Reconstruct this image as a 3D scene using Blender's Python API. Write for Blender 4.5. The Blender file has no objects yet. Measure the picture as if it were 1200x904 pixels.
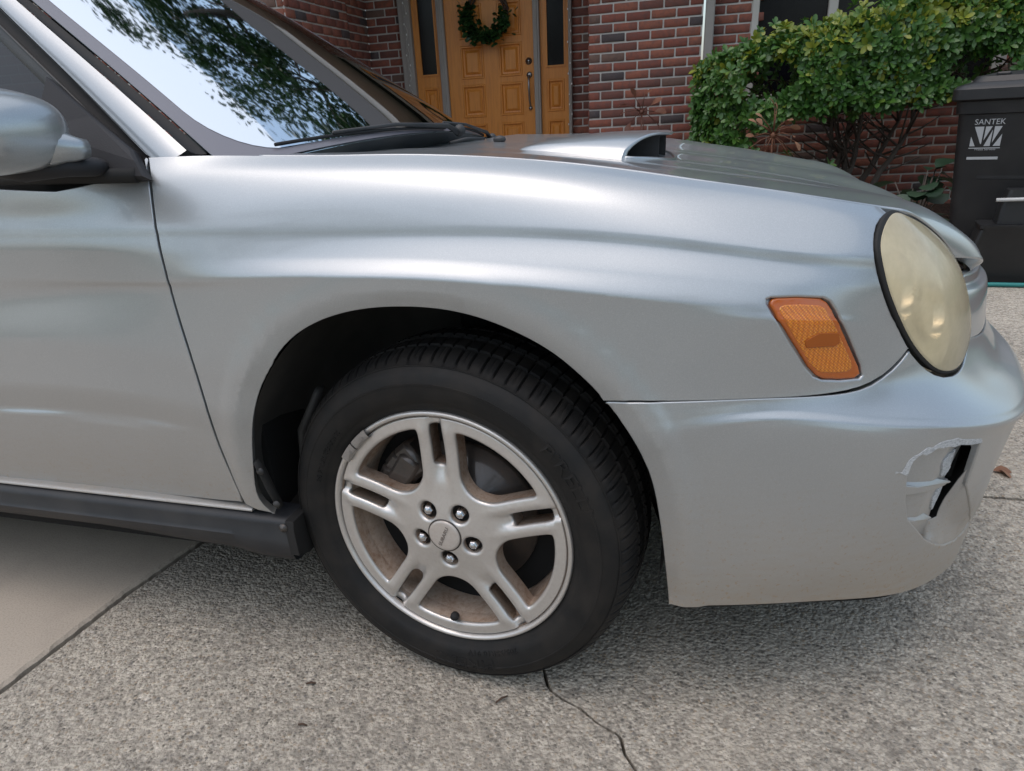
import bpy, bmesh, math, random
import numpy as np
from mathutils import Vector, Matrix
from mathutils.geometry import delaunay_2d_cdt
sc = bpy.context.scene
rng = random.Random(7)
R = math.radians
# ================================================================ camera
cam_d = bpy.data.cameras.new("camera"); cam = bpy.data.objects.new("camera", cam_d)
sc.collection.objects.link(cam); sc.camera = cam
cam_d.sensor_fit = 'HORIZONTAL'; cam_d.sensor_width = 36.0
cam_d.lens = 849.7 / 1200 * 36.0
cam_d.shift_x = (600 - 571.45) / 1200; cam_d.shift_y = (527.69 - 452) / 1200
cam_d.clip_start = .02; cam_d.clip_end = 900
CAMP = np.array([.4018, -.9641, .9509])
_p, _r, _y = R(25.3517), R(-3.8515), R(18.2989)
_f = np.array([-math.sin(_y)*math.cos(_p), math.cos(_y)*math.cos(_p), -math.sin(_p)])
_rt = np.array([math.cos(_y), math.sin(_y), 0.]); _up = np.cross(_rt, _f)
CAMR = math.cos(_r)*_rt + math.sin(_r)*_up; CAMU = -math.sin(_r)*_rt + math.cos(_r)*_up
cam.matrix_world = Matrix(((CAMR[0], CAMU[0], -_f[0], CAMP[0]), (CAMR[1], CAMU[1], -_f[1], CAMP[1]),
                           (CAMR[2], CAMU[2], -_f[2], CAMP[2]), (0, 0, 0, 1)))
def to_px(P):            # only used to decide which repeats are near enough to be objects of their own
    d = np.asarray(P, float) - CAMP; z = d @ _f
    return np.stack([571.45 + 849.7*(d @ CAMR)/z, 527.69 - 849.7*(d @ CAMU)/z], -1)
# ================================================================ sky, sun, exposure
SUN_EL, SUN_AZ = R(74), R(215)
world = bpy.data.worlds.new("World"); sc.world = world; world.use_nodes = True
wn = world.node_tree.nodes; bg = wn['Background']
sky = wn.new('ShaderNodeTexSky'); sky.sky_type = 'NISHITA'; sky.sun_disc = False
sky.sun_elevation = SUN_EL; sky.sun_rotation = SUN_AZ; sky.dust_density = 2.5; sky.air_density = 1.0; sky.ozone_density = 1.0
hs = wn.new('ShaderNodeHueSaturation'); hs.inputs['Saturation'].default_value = .85; hs.inputs['Hue'].default_value = .485      # thin overcast: a paler sky
world.node_tree.links.new(sky.outputs[0], hs.inputs['Color']); world.node_tree.links.new(hs.outputs[0], bg.inputs[0]); bg.inputs[1].default_value = .14
sun_d = bpy.data.lights.new("sun", 'SUN'); sun_d.energy = .6; sun_d.angle = R(120); sun_d.color = (1, .90, .76)
sun = bpy.data.objects.new("sun", sun_d); sc.collection.objects.link(sun)
sun.rotation_euler = (R(90) - SUN_EL, 0, R(180) - SUN_AZ)
sc.view_settings.view_transform = 'Standard'; sc.view_settings.look = 'None'
sc.view_settings.exposure = .68; sc.view_settings.gamma = 1
# ================================================================ helpers
COL = sc.collection
def link(o):
    COL.objects.link(o); return o
def thing(name, label, cat, loc=(0, 0, 0), group=None):
    o = link(bpy.data.objects.new(name, None)); o.location = loc; o.empty_display_size = .1
    tag(o, label, cat, group); return o
def tag(o, label=None, cat=None, group=None, kind=None):
    if label: o['label'] = label
    if cat: o['category'] = cat
    if group: o['group'] = group
    if kind: o['kind'] = kind
    return o
def setparent(o, p):      # matrix_basis stays the world matrix of every object
    o.parent = p; o.matrix_parent_inverse = p.matrix_basis.inverted(); return o
def mesh_obj(name, V, F, mat, parent=None, smooth=True, normals=None, col=None):
    me = bpy.data.meshes.new(name); me.from_pydata([tuple(map(float, v)) for v in V], [], [tuple(map(int, f)) for f in F])
    for m in (mat if isinstance(mat, (list, tuple)) else [mat]): me.materials.append(m)
    me.polygons.foreach_set('use_smooth', [smooth]*len(me.polygons))
    if col is not None:
        a = me.color_attributes.new('tone', 'FLOAT_COLOR', 'POINT'); a.data.foreach_set('color', np.asarray(col, np.float32).ravel())
    me.update()
    if normals is not None:
        me.normals_split_custom_set_from_vertices([tuple(map(float, n)) for n in normals])
    o = link(bpy.data.objects.new(name, me))
    if parent is not None: setparent(o, parent)
    return o
class MB:
    def __init__(s): s.V = []; s.F = []; s.C = []
    def add(s, V, F, c=None):
        b = len(s.V); s.V += [tuple(v) for v in V]; s.F += [tuple(i + b for i in f) for f in F]
        s.C += [c if c else (1, 1, 1, 1)]*len(V); return s
    def box(s, a, b, M=None, bev=0.0):
        x0, y0, z0 = a; x1, y1, z1 = b
        if bev > 0:
            V = []; 
            for z, i in ((z0, bev), (z0 + bev, 0), (z1 - bev, 0), (z1, bev)):
                V += [(x0 + bev + i*0, y0 + i, z), (x1 - bev, y0 + i, z), (x1 - i, y0 + bev, z), (x1 - i, y1 - bev, z),
                      (x1 - bev, y1 - i, z), (x0 + bev, y1 - i, z), (x0 + i, y1 - bev, z), (x0 + i, y0 + bev, z)]
            F = [tuple(range(7, -1, -1)), tuple(range(24, 32))]
            for r in range(3):
                for k in range(8): F.append((r*8 + k, r*8 + (k+1) % 8, r*8 + 8 + (k+1) % 8, r*8 + 8 + k))
        else:
            V = [(x0, y0, z0), (x1, y0, z0), (x1, y1, z0), (x0, y1, z0), (x0, y0, z1), (x1, y0, z1), (x1, y1, z1), (x0, y1, z1)]
            F = [(3, 2, 1, 0), (4, 5, 6, 7), (0, 1, 5, 4), (1, 2, 6, 5), (2, 3, 7, 6), (3, 0, 4, 7)]
        if M is not None: V = [tuple(M @ Vector(v)) for v in V]
        return s.add(V, F)
    def tube(s, pts, rad, n=8, cap=True, flat=1.0):
        pts = [Vector(p) for p in pts]; rad = rad if isinstance(rad, (list, tuple)) else [rad]*len(pts)
        V = []; F = []; up = None
        for i, p in enumerate(pts):
            t = (pts[min(i+1, len(pts)-1)] - pts[max(i-1, 0)]).normalized()
            if up is None: up = Vector((0, 0, 1)) if abs(t.z) < .9 else Vector((1, 0, 0))
            a = t.cross(up).normalized(); b = a.cross(t).normalized(); up = b
            for k in range(n):
                w = 2*math.pi*k/n; V.append(p + (a*math.cos(w) + b*math.sin(w)*flat)*rad[i])
        for i in range(len(pts)-1):
            for k in range(n): F.append((i*n+k, i*n+(k+1) % n, (i+1)*n+(k+1) % n, (i+1)*n+k))
        if cap: F.append(tuple(range(n-1, -1, -1))); F.append(tuple((len(pts)-1)*n + k for k in range(n)))
        return s.add(V, F)
    def lathe(s, prof, n=48, M=None, closed=False, a0=0, a1=2*math.pi):
        # prof: (radius, along) ; axis is local -Y (outward), radius in X,Z
        full = abs(a1 - a0 - 2*math.pi) < 1e-6; m = n if full else n + 1; V = []; F = []
        for r, y in prof:
            for k in range(m):
                w = a0 + (a1 - a0)*k/n; V.append((r*math.cos(w), y, r*math.sin(w)))
        for i in range(len(prof)-1):
            for k in range(n):
                k2 = (k+1) % m; F.append((i*m+k, i*m+k2, (i+1)*m+k2, (i+1)*m+k))
        if M is not None: V = [tuple(M @ Vector(v)) for v in V]
        return s.add(V, F)
    def ball(s, c, r, nu=10, nv=6):
        rx, ry, rz = r if isinstance(r, tuple) else (r, r, r); V = []; F = []
        for j in range(nv+1):
            t = math.pi*j/nv
            for i in range(nu):
                w = 2*math.pi*i/nu; V.append((c[0]+rx*math.sin(t)*math.cos(w), c[1]+ry*math.sin(t)*math.sin(w), c[2]+rz*math.cos(t)))
        for j in range(nv):
            for i in range(nu): F.append((j*nu+i, (j+1)*nu+i, (j+1)*nu+(i+1) % nu, j*nu+(i+1) % nu))
        return s.add(V, F)
    def build(s, name, mat, parent=None, smooth=False, auto=None, col=False):
        o = mesh_obj(name, s.V, s.F, mat, parent, smooth, col=s.C if col else None)
        if auto is not None:
            bm = bmesh.new(); bm.from_mesh(o.data); bm.normal_update()
            for f in bm.faces: f.smooth = True
            for e in bm.edges:
                if len(e.link_faces) == 2 and e.calc_face_angle(0) > auto: e.smooth = False
            bm.to_mesh(o.data); bm.free()
        return o
def copy_to(o, parent=None, M=None):
    c = o.copy(); COL.objects.link(c)
    if M is not None: c.matrix_basis = M
    if parent is not None: setparent(c, parent)
    return c
# ---------------------------------------------------------------- materials
def mat(name, base=(.5, .5, .5), rough=.5, metal=0., coat=0., coat_rough=.03, spec=.5, **k):
    m = bpy.data.materials.new(name); m.use_nodes = True; b = m.node_tree.nodes['Principled BSDF']
    b.inputs['Base Color'].default_value = (*base, 1); b.inputs['Roughness'].default_value = rough
    b.inputs['Metallic'].default_value = metal; b.inputs['Coat Weight'].default_value = coat
    b.inputs['Coat Roughness'].default_value = coat_rough; b.inputs['Specular IOR Level'].default_value = spec
    for kk, v in k.items(): b.inputs[kk].default_value = v
    return m
class G:
    "small node-graph helper"
    def __init__(s, m): s.m = m; s.t = m.node_tree; s.n = s.t.nodes; s.b = s.n.get('Principled BSDF')
    def node(s, typ, **k):
        n = s.n.new(typ)
        for a, v in k.items():
            if hasattr(n, a): setattr(n, a, v)
        return n
    def link(s, a, b): s.t.links.new(a, b)
    def coord(s, which='Object'): return s.node('ShaderNodeTexCoord').outputs[which]
    def pos(s): return s.node('ShaderNodeNewGeometry').outputs['Position']
    def mapping(s, v, scale=(1, 1, 1), rot=(0, 0, 0)):
        n = s.node('ShaderNodeMapping'); n.inputs['Scale'].default_value = scale; n.inputs['Rotation'].default_value = rot
        s.link(v, n.inputs[0]); return n.outputs[0]
    def noise(s, v, scale, detail=4, rough=.55, dist=0.):
        n = s.node('ShaderNodeTexNoise'); n.inputs['Scale'].default_value = scale; n.inputs['Detail'].default_value = detail
        n.inputs['Roughness'].default_value = rough; n.inputs['Distortion'].default_value = dist; s.link(v, n.inputs['Vector']); return n.outputs['Fac']
    def vor(s, v, scale, feature='F1', out='Distance', rand=1.):
        n = s.node('ShaderNodeTexVoronoi', feature=feature); n.inputs['Scale'].default_value = scale
        n.inputs['Randomness'].default_value = rand; s.link(v, n.inputs['Vector']); return n.outputs[out]
    def ramp(s, f, stops, interp='LINEAR'):
        n = s.node('ShaderNodeValToRGB'); r = n.color_ramp; r.interpolation = interp
        while len(r.elements) < len(stops): r.elements.new(.5)
        for e, (p, c) in zip(r.elements, stops):
            e.position = p; e.color = (*c, 1) if isinstance(c, tuple) else (c, c, c, 1)
        s.link(f, n.inputs[0]); return n.outputs[0]
    def mix(s, f, a, b, mode='MIX'):
        n = s.node('ShaderNodeMix', data_type='RGBA', blend_type=mode)
        for sock, v in ((n.inputs[0], f), (n.inputs[6], a), (n.inputs[7], b)):
            if isinstance(v, (int, float)): sock.default_value = v
            elif isinstance(v, tuple): sock.default_value = (*v, 1)
            else: s.link(v, sock)
        return n.outputs[2]
    def math(s, op, a, b=None, clamp=False):
        n = s.node('ShaderNodeMath', operation=op, use_clamp=clamp)
        for sock, v in ((n.inputs[0], a), (n.inputs[1], b)):
            if v is None: continue
            if isinstance(v, (int, float)): sock.default_value = v
            else: s.link(v, sock)
        return n.outputs[0]
    def sep(s, v):
        n = s.node('ShaderNodeSeparateXYZ'); s.link(v, n.inputs[0]); return n.outputs
    def bump(s, h, strength=.3, dist=.01, inp='Normal'):
        n = s.node('ShaderNodeBump'); n.inputs['Strength'].default_value = strength; n.inputs['Distance'].default_value = dist
        s.link(h, n.inputs['Height']); s.link(n.outputs[0], s.b.inputs[inp]); return n
    def set(s, inp, v):
        if hasattr(v, 'links') or hasattr(v, 'is_linked'): s.link(v, s.b.inputs[inp])
        else: s.b.inputs[inp].default_value = v
M = {}
def paint():
    m = mat('silver_paint', (.50, .51, .53), .30, .63, 1.0, .02); g = G(m); p = g.pos()
    n1 = g.noise(p, 3.5, 5); n2 = g.noise(g.mapping(p, (3, 3, 14)), 9, 5)
    z = g.sep(p)[2]
    low = g.math('MULTIPLY', g.math('SUBTRACT', .52, z), 2.2, True)
    dirt = g.math('MULTIPLY', g.math('MULTIPLY', low, g.math('ADD', n1, n2)), 1.0, True)
    splash = g.math('MULTIPLY', g.ramp(g.noise(p, 160, 2), [(.62, 0.), (.69, 1.)]), g.math('MULTIPLY', low, .9))
    d = g.math('ADD', dirt, splash, True)
    flk = g.noise(p, 850, 1, .5); c = g.mix(d, g.mix(g.math('ADD', g.math('MULTIPLY', n1, .4), g.math('MULTIPLY', g.math('SUBTRACT', flk, .5), 2.2), True), (.415, .435, .447), (.50, .522, .532)), (.36, .29, .215))
    g.set('Base Color', c); g.set('Roughness', g.math('ADD', g.math('MULTIPLY', d, .25), .292))
    g.set('Metallic', g.math('SUBTRACT', .63, g.math('MULTIPLY', d, .55)))
    g.set('Coat Weight', g.math('SUBTRACT', .6, g.math('MULTIPLY', d, .8), True))
    g.set('Coat Roughness', g.math('ADD', .015, g.math('MULTIPLY', n1, .03)))
    fl = g.noise(p, 1400, 1); g.bump(fl, .03, .0004)
    return m
M['paint'] = paint()
def plastic(name, base, rough, sc_=300, st=.25, dust=.25):
    m = mat(name, base, rough); g = G(m); p = g.pos(); n = g.noise(p, 7, 6); k = g.noise(p, sc_, 2)
    g.set('Base Color', g.mix(g.math('MULTIPLY', g.ramp(n, [(.35, 0.), (.8, 1.)]), dust), base, (.17, .155, .135)))
    g.set('Roughness', g.math('ADD', rough - .1, g.math('MULTIPLY', n, .2))); g.bump(k, st, .0008); return m
M['trim'] = plastic('black_trim', (.022, .023, .025), .5)
M['mirror_base'] = plastic('grey_grained_plastic', (.015, .015, .018), .7, 420, .3, .05)
M['rubber'] = plastic('black_rubber_seal', (.010, .0095, .0095), .75, 200, .1, .04)
M['liner'] = plastic('wheel_arch_plastic', (.04, .038, .035), .75, 60, .6, .4)
M['skirt'] = plastic('dusty_dark_skirt', (.012, .0135, .017), .5, 260, .2, .2)
M['interior'] = plastic('dark_interior', (.018, .018, .02), .8, 300, .2, .1)
M['headliner'] = plastic('grey_headliner', (.10, .10, .10), .9, 300, .1, .1)
M['seat'] = plastic('grey_seat_cloth', (.05, .052, .056), .95, 500, .4, .1)
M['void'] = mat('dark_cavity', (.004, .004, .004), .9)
M['chrome'] = mat('chrome', (.62, .62, .64), .12, 1.0)
def glass(name, tint, ior, rough=.0):
    m = bpy.data.materials.new(name); m.use_nodes = True; t = m.node_tree; n = t.nodes; n.remove(n['Principled BSDF'])
    tr = n.new('ShaderNodeBsdfTransparent'); tr.inputs[0].default_value = (*tint, 1)
    gl = n.new('ShaderNodeBsdfGlossy'); gl.inputs['Roughness'].default_value = rough; gl.inputs[0].default_value = (.95, .97, 1, 1)
    fr = n.new('ShaderNodeFresnel'); fr.inputs[0].default_value = ior; mx = n.new('ShaderNodeMixShader')
    t.links.new(fr.outputs[0], mx.inputs[0]); t.links.new(tr.outputs[0], mx.inputs[1]); t.links.new(gl.outputs[0], mx.inputs[2])
    t.links.new(mx.outputs[0], n['Material Output'].inputs[0]); return m
M['glass'] = glass('windshield_glass', (.72, .80, .77), 1.31, .03)
M['side_glass'] = glass('side_glass', (.03, .04, .038), 1.45, .01)
M['frit'] = mat('glass_border_sky_sheen', (.17, .16, .18), .42, 0, .35, .2, spec=.6)  # black border coloured grey-lavender: the sky's sheen is put into its base colour
def tyre_mat():
    m = mat('tyre_rubber', (.02, .02, .021), .62, spec=.3); g = G(m); p = g.pos(); n = g.noise(p, 22, 6); k = g.noise(p, 240, 3)
    g.set('Base Color', g.mix(g.math('MULTIPLY', g.ramp(n, [(.4, 0.), (.75, 1.)]), .45), (.010, .0098, .0098), (.042, .035, .029)))
    g.set('Roughness', g.math('ADD', .5, g.math('MULTIPLY', n, .3))); g.bump(k, .25, .0008); return m
M['tyre'] = tyre_mat()
def rim_mat(name, base, dirtc, amt, metal=.75):
    m = mat(name, base, .36, metal, .6, .08); g = G(m); p = g.pos(); n = g.noise(p, 18, 6, .65); f = g.noise(p, 130, 4, .7)
    grime = g.math('MULTIPLY', g.math('ADD', g.ramp(n, [(.38, 0.), (.72, 1.)]), g.math('MULTIPLY', g.ramp(f, [(.45, 0.), (.7, 1.)]), .6)), amt, True)
    g.set('Base Color', g.mix(grime, base, dirtc)); g.set('Metallic', g.math('SUBTRACT', metal, g.math('MULTIPLY', grime, .7), True))
    g.set('Roughness', g.math('ADD', .33, g.math('MULTIPLY', grime, .4))); g.bump(f, .08, .0006)
    return m
M['rim'] = rim_mat('alloy_silver', (.64, .62, .595), (.36, .27, .21), .22, .75)
M['barrel'] = rim_mat('brake_dust_alloy', (.52, .42, .34), (.24, .14, .085), .75, .2)
M['groove'] = rim_mat('rim_groove_grime', (.26, .21, .17), (.12, .07, .04), .8, .3)
M['cap'] = rim_mat('cap_silver', (.60, .56, .52), (.40, .30, .23), .4, .5)
M['iron'] = rim_mat('brake_iron', (.055, .052, .05), (.075, .05, .035), .6, .6)
M['lead'] = rim_mat('lead_weight', (.30, .285, .27), (.15, .12, .10), .5, .5)
def amber():
    m = mat('amber_lens', (.70, .2, .004), .22, 0, 1.0, .03); g = G(m); p = g.pos()
    v = g.vor(g.mapping(p, (330, 330, 330), (0, R(45), 0)), 1, rand=.12)
    g.set('Base Color', g.ramp(v, [(.0, (.95, .40, .015)), (.35, (.74, .215, .004)), (.8, (.42, .09, .001))]))
    g.bump(v, .5, .002); g.set('Subsurface Weight', .15); return m
M['amber'] = amber()
M['amber_edge'] = mat('amber_lens_edge', (.46, .10, .004), .12, 0, 1.0, .02)
M['amber_dark'] = mat('amber_reflector', (.36, .085, .004), .5, 0, 0., .03)
def lens_mat():
    m = mat('hazy_headlight_lens', (.66, .58, .40), .32, 0, .8, .10); g = G(m); p = g.pos(); n = g.noise(p, 9, 5); f = g.noise(p, 90, 4)
    g.set('Base Color', g.mix(n, (.95, .80, .50), (.87, .74, .50))); g.set('Roughness', g.math('ADD', .2, g.math('MULTIPLY', n, .25)))
    t = g.t; out = g.n['Material Output']; tr = g.node('ShaderNodeBsdfTransparent'); tr.inputs[0].default_value = (.96, .89, .74, 1)
    mx = g.node('ShaderNodeMixShader'); fac = g.ramp(g.math('ADD', g.math('MULTIPLY', n, .7), g.math('MULTIPLY', f, .3)), [(.3, .50), (.7, .68)])
    g.link(fac, mx.inputs[0]); g.link(tr.outputs[0], mx.inputs[1]); g.link(g.b.outputs[0], mx.inputs[2]); g.link(mx.outputs[0], out.inputs[0]); return m
M['lens'] = lens_mat()
M['reflector'] = mat('lamp_reflector', (.75, .73, .68), .18, 1.0)
M['lamp_bezel'] = mat('lamp_bezel', (.80, .76, .66), .35, .2)
def primer():
    m = mat('scraped_primer', (.42, .43, .44), .8); g = G(m); p = g.pos(); n = g.noise(g.mapping(p, (1, 1, 3)), 170, 5, .7)
    g.set('Base Color', g.ramp(n, [(.35, (.30, .31, .32)), (.5, (.50, .51, .52)), (.68, (.62, .63, .64)), (.75, (.06, .06, .06))])); g.bump(n, .6, .002); return m
M['primer'] = primer()
# ================================================================ body skin
# ---------------------------------------------------------------- spline helpers
def nat_m2(x):
    "matrix giving second derivatives of a natural cubic spline with knots x"
    x=np.asarray(x,float);n=len(x);A=np.zeros((n,n));B=np.zeros((n,n))
    A[0,0]=A[-1,-1]=1
    for i in range(1,n-1):
        a=x[i]-x[i-1];b=x[i+1]-x[i]
        A[i,i-1]=a/6;A[i,i]=(a+b)/3;A[i,i+1]=b/6
        B[i,i-1]=1/a;B[i,i]=-1/a-1/b;B[i,i+1]=1/b
    return np.linalg.solve(A,B)
class Spl:
    def __init__(s,x,y):
        s.x=np.asarray(x,float);s.y=np.asarray(y,float);s.m=np.tensordot(nat_m2(s.x),s.y,1)
    def __call__(s,t):
        t=np.atleast_1d(np.asarray(t,float));t=np.clip(t,s.x[0],s.x[-1])
        i=np.clip(np.searchsorted(s.x,t,side='right')-1,0,len(s.x)-2)
        h=s.x[i+1]-s.x[i];a=(s.x[i+1]-t)/h;b=1-a
        if s.y.ndim>1:
            sh=(-1,)+(1,)*(s.y.ndim-1);a=a.reshape(sh);b=b.reshape(sh);h=h.reshape(sh)
        return a*s.y[i]+b*s.y[i+1]+((a**3-a)*s.m[i]+(b**3-b)*s.m[i+1])*h*h/6
def sstep(a,b,x):
    t=np.clip((x-a)/(b-a),0,1);return t*t*(3-2*t)
# ---------------------------------------------------------------- body side skin
PLAN=np.array([(-3.3,.06),(-2.6,.0),(-1.6,-.01),(-1.0,-.012),(-.4,-.018),(-.1,-.022),(.15,-.022),(.37,-.018),(.5,.0),(.628,.041),(.737,.095),(.825,.175),(.880,.258),(.918,.35),(.955,.5),(.980,.65),(.99,.835)])
_d=np.hypot(*np.diff(PLAN,axis=0).T);PU=np.concatenate([[0],np.cumsum(_d)]);PU=PU-PU[6]+.15
plan=Spl(PU,PLAN)
def plan_n(u):
    e=1e-3;t=plan(u+e)-plan(u-e);t/=np.linalg.norm(t,axis=1)[:,None]
    return np.stack([t[:,1],-t[:,0]],1)
COLS={ # u: twelve (z, outward offset)
-3.3:[(.30,-.05),(.40,-.03),(.50,-.01),(.56,0),(.62,0),(.68,0),(.735,-.002),(.77,-.006),(.81,-.012),(.85,-.025),(.875,-.04),(.895,-.06)],
-.95:[(.345,-.024),(.41,-.016),(.48,-.008),(.545,.003),(.62,.006),(.69,.005),(.745,.003),(.78,.001),(.81,-.004),(.84,-.013),(.868,-.022),(.892,-.031)],
-.45:[(.335,-.024),(.40,-.016),(.47,-.008),(.535,.003),(.61,.006),(.68,.005),(.735,.003),(.775,.001),(.808,-.004),(.84,-.013),(.873,-.023),(.912,-.040)],
-.36:[(.325,-.020),(.39,-.013),(.46,-.006),(.525,.002),(.60,.006),(.700,.007),(.736,.004),(.772,-.002),(.806,-.010),(.845,-.022),(.882,-.040),(.910,-.066)],
-.22:[(.30,-.02),(.38,-.012),(.46,-.004),(.53,.002),(.60,.006),(.708,.009),(.740,.005),(.770,-.010),(.802,-.022),(.848,-.035),(.883,-.058),(.902,-.088)],
.0:[(.25,-.02),(.34,-.010),(.44,-.002),(.515,.003),(.585,.006),(.704,.010),(.738,.005),(.768,-.014),(.800,-.031),(.845,-.045),(.876,-.070),(.893,-.104)],
.2:[(.215,-.018),(.31,-.006),(.42,0),(.50,.004),(.575,.005),(.690,.008),(.724,.003),(.755,-.013),(.793,-.034),(.834,-.052),(.859,-.078),(.873,-.115)],
.37:[(.214,-.018),(.31,-.006),(.44,.002),(.53,.006),(.578,.000),(.668,.003),(.705,-.004),(.738,-.018),(.775,-.040),(.811,-.062),(.833,-.088),(.846,-.122)],
.5015:[(.218,-.024),(.31,-.010),(.44,.000),(.545,-.002),(.583,-.016),(.640,-.014),(.690,-.018),(.722,-.029),(.755,-.046),(.788,-.067),(.811,-.09),(.826,-.12)],
.63:[(.212,-.030),(.31,-.013),(.43,-.001),(.525,-.006),(.584,-.038),(.630,-.042),(.672,-.043),(.706,-.046),(.737,-.054),(.766,-.071),(.787,-.092),(.803,-.119)],
.76:[(0.198,-0.036),(0.3,-0.024),(0.42,-0.013),(0.505,-0.006),(0.565,-0.064),(0.618,-0.08),(0.652,-0.081),(0.684,-0.086),(0.712,-0.094),(0.74,-0.112),(0.763,-0.138),(0.778,-0.176)],
.875:[(0.186,-0.044),(0.29,-0.034),(0.41,-0.025),(0.485,-0.006),(0.536,-0.07),(0.59,-0.104),(0.63,-0.108),(0.66,-0.115),(0.688,-0.128),(0.714,-0.15),(0.735,-0.182),(0.748,-0.222)],
.975:[(0.175,-0.048),(0.28,-0.038),(0.4,-0.031),(0.47,-0.007),(0.518,-0.072),(0.572,-0.108),(0.612,-0.114),(0.64,-0.123),(0.665,-0.139),(0.688,-0.164),(0.705,-0.199),(0.716,-0.239)],
1.075:[(0.17,-0.05),(0.27,-0.038),(0.39,-0.031),(0.46,-0.008),(0.508,-0.066),(0.56,-0.1),(0.6,-0.107),(0.63,-0.116),(0.65,-0.131),(0.668,-0.153),(0.68,-0.188),(0.69,-0.228)],
1.23:[(0.168,-0.05),(0.27,-0.038),(0.385,-0.031),(0.455,-0.008),(0.5,-0.058),(0.55,-0.084),(0.588,-0.089),(0.615,-0.095),(0.635,-0.11),(0.652,-0.135),(0.663,-0.165),(0.67,-0.205)],
1.57:[(0.165,-0.05),(0.27,-0.038),(0.38,-0.031),(0.452,-0.008),(0.494,-0.048),(0.54,-0.068),(0.575,-0.073),(0.602,-0.079),(0.622,-0.091),(0.638,-0.113),(0.65,-0.143),(0.657,-0.183)],
}
def _refine(u,c):
    c=[list(p) for p in c];w=float(np.clip((u+.44)/.16,0,1)*np.clip((.66-u)/.16,0,1))      # strength of the fender bulge
    z8,o8=c[8];z7,o7=c[7];z6,o6=c[6]
    c8=(z8+.004,o8-.001+.002*w);new=(z8-.007,o8+.0008+.0022*w)                              # nearly upright band under the waist crease
    c[8]=list(c8);c[7]=[z7-.002*w,o7]
    if -.9<u<.7:c[5]=[c[6][0]-.016,c[6][1]+.0035*w+.0005]
    c[2]=[c[3][0]-(.036 if u<.45 else .020),c[3][1]*.6+c[2][1]*.4+.001] if u>.3 else c[2]
    if -1.2<u<.45:
        for k,d in ((5,-.004),(4,.003),(3,.0045),(2,.002)):c[k]=[c[k][0],c[k][1]+d*(1. if u<.3 else .7)]
    c.insert(8,list(new))
    k3,k4=c[3],c[4];w2=float(np.clip((u-.40)/.12,0,1));mid=[(k3[0]+k4[0])/2,(k3[1]+k4[1])/2]
    sh=[k3[0]+.012,k3[1]-.0085];c.insert(4,[mid[0]*(1-w2)+sh[0]*w2,mid[1]*(1-w2)+sh[1]*w2]);return [tuple(p) for p in c]
_cu=sorted(COLS);_net=Spl(_cu,np.array([_refine(u,COLS[u]) for u in _cu]));K=14
_kx=np.arange(K);_KM=nat_m2(_kx)
ARX,ARZ,ARR=-.003,.353,.358          # wheel opening: centre and liner radius
_AT=np.radians([-60,-18,-8.7,5.5,18,26,34,46,53,64,79,94,110,127,145,161,171,180,192]);_AR=np.array([.42,.388,.365,.350,.347,.346,.345,.341,.340,.338,.339,.341,.347,.353,.349,.340,.336,.333,.333])
arch_r=lambda a:np.interp(a,_AT,_AR)
FLW=.028               # width of the turned-in band round the wheel arch
LOBE=(.925,.335)       # soft bulge in front of the brake duct
def side(u,v):
    u=np.atleast_1d(np.asarray(u,float));v=np.atleast_1d(np.asarray(v,float))
    C=_net(u)                              # N,K,2
    d=np.diff(C,axis=1);p=d[:,:-1]*d[:,1:]                                                # monotone cubic along the section: no overshoot at the creases
    D=np.empty_like(C);D[:,0]=d[:,0];D[:,-1]=d[:,-1]
    D[:,1:-1]=np.where(p>0,2*p/np.where(np.abs(d[:,:-1]+d[:,1:])<1e-12,1,d[:,:-1]+d[:,1:]),0)
    vv=np.clip(v,0,K-1);i=np.clip(vv.astype(int),0,K-2);n=np.arange(len(u));t=(vv-i)[:,None];t2=t*t;t3=t2*t
    zo=(2*t3-3*t2+1)*C[n,i]+(t3-2*t2+t)*D[n,i]+(3*t2-2*t3)*C[n,i+1]+(t3-t2)*D[n,i+1]
    # extrapolate linearly past the ends
    ex=v-vv
    sl0=(C[n,i+1]-C[n,i]);zo=zo+ex[:,None]*sl0
    z,o=zo[:,0],zo[:,1]
    Pp=plan(u)
    r=np.hypot(Pp[:,0]-ARX,z-ARZ);ta=np.arctan2(z-ARZ,Pp[:,0]-ARX);ta=np.where(ta<-2,ta+2*np.pi,ta);ra=arch_r(ta);q=np.clip((ra+FLW-r)/FLW,0,1)
    side_w=1-sstep(.42,.6,u)
    ca=np.clip(np.abs(Pp[:,0]-ARX)/np.maximum(r,.05),0,1)
    o=o+.010*np.exp(-((u-LOBE[0])/.035)**2-((z-LOBE[1])/.050)**2)
    o=o+(.0055*(.12+.88*ca*ca)*sstep(ra+.070,ra+.044,r)-.0125*q)*side_w
    N=plan_n(u)
    return np.stack([Pp[:,0]+o*N[:,0],Pp[:,1]+o*N[:,1],z],1)
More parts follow.
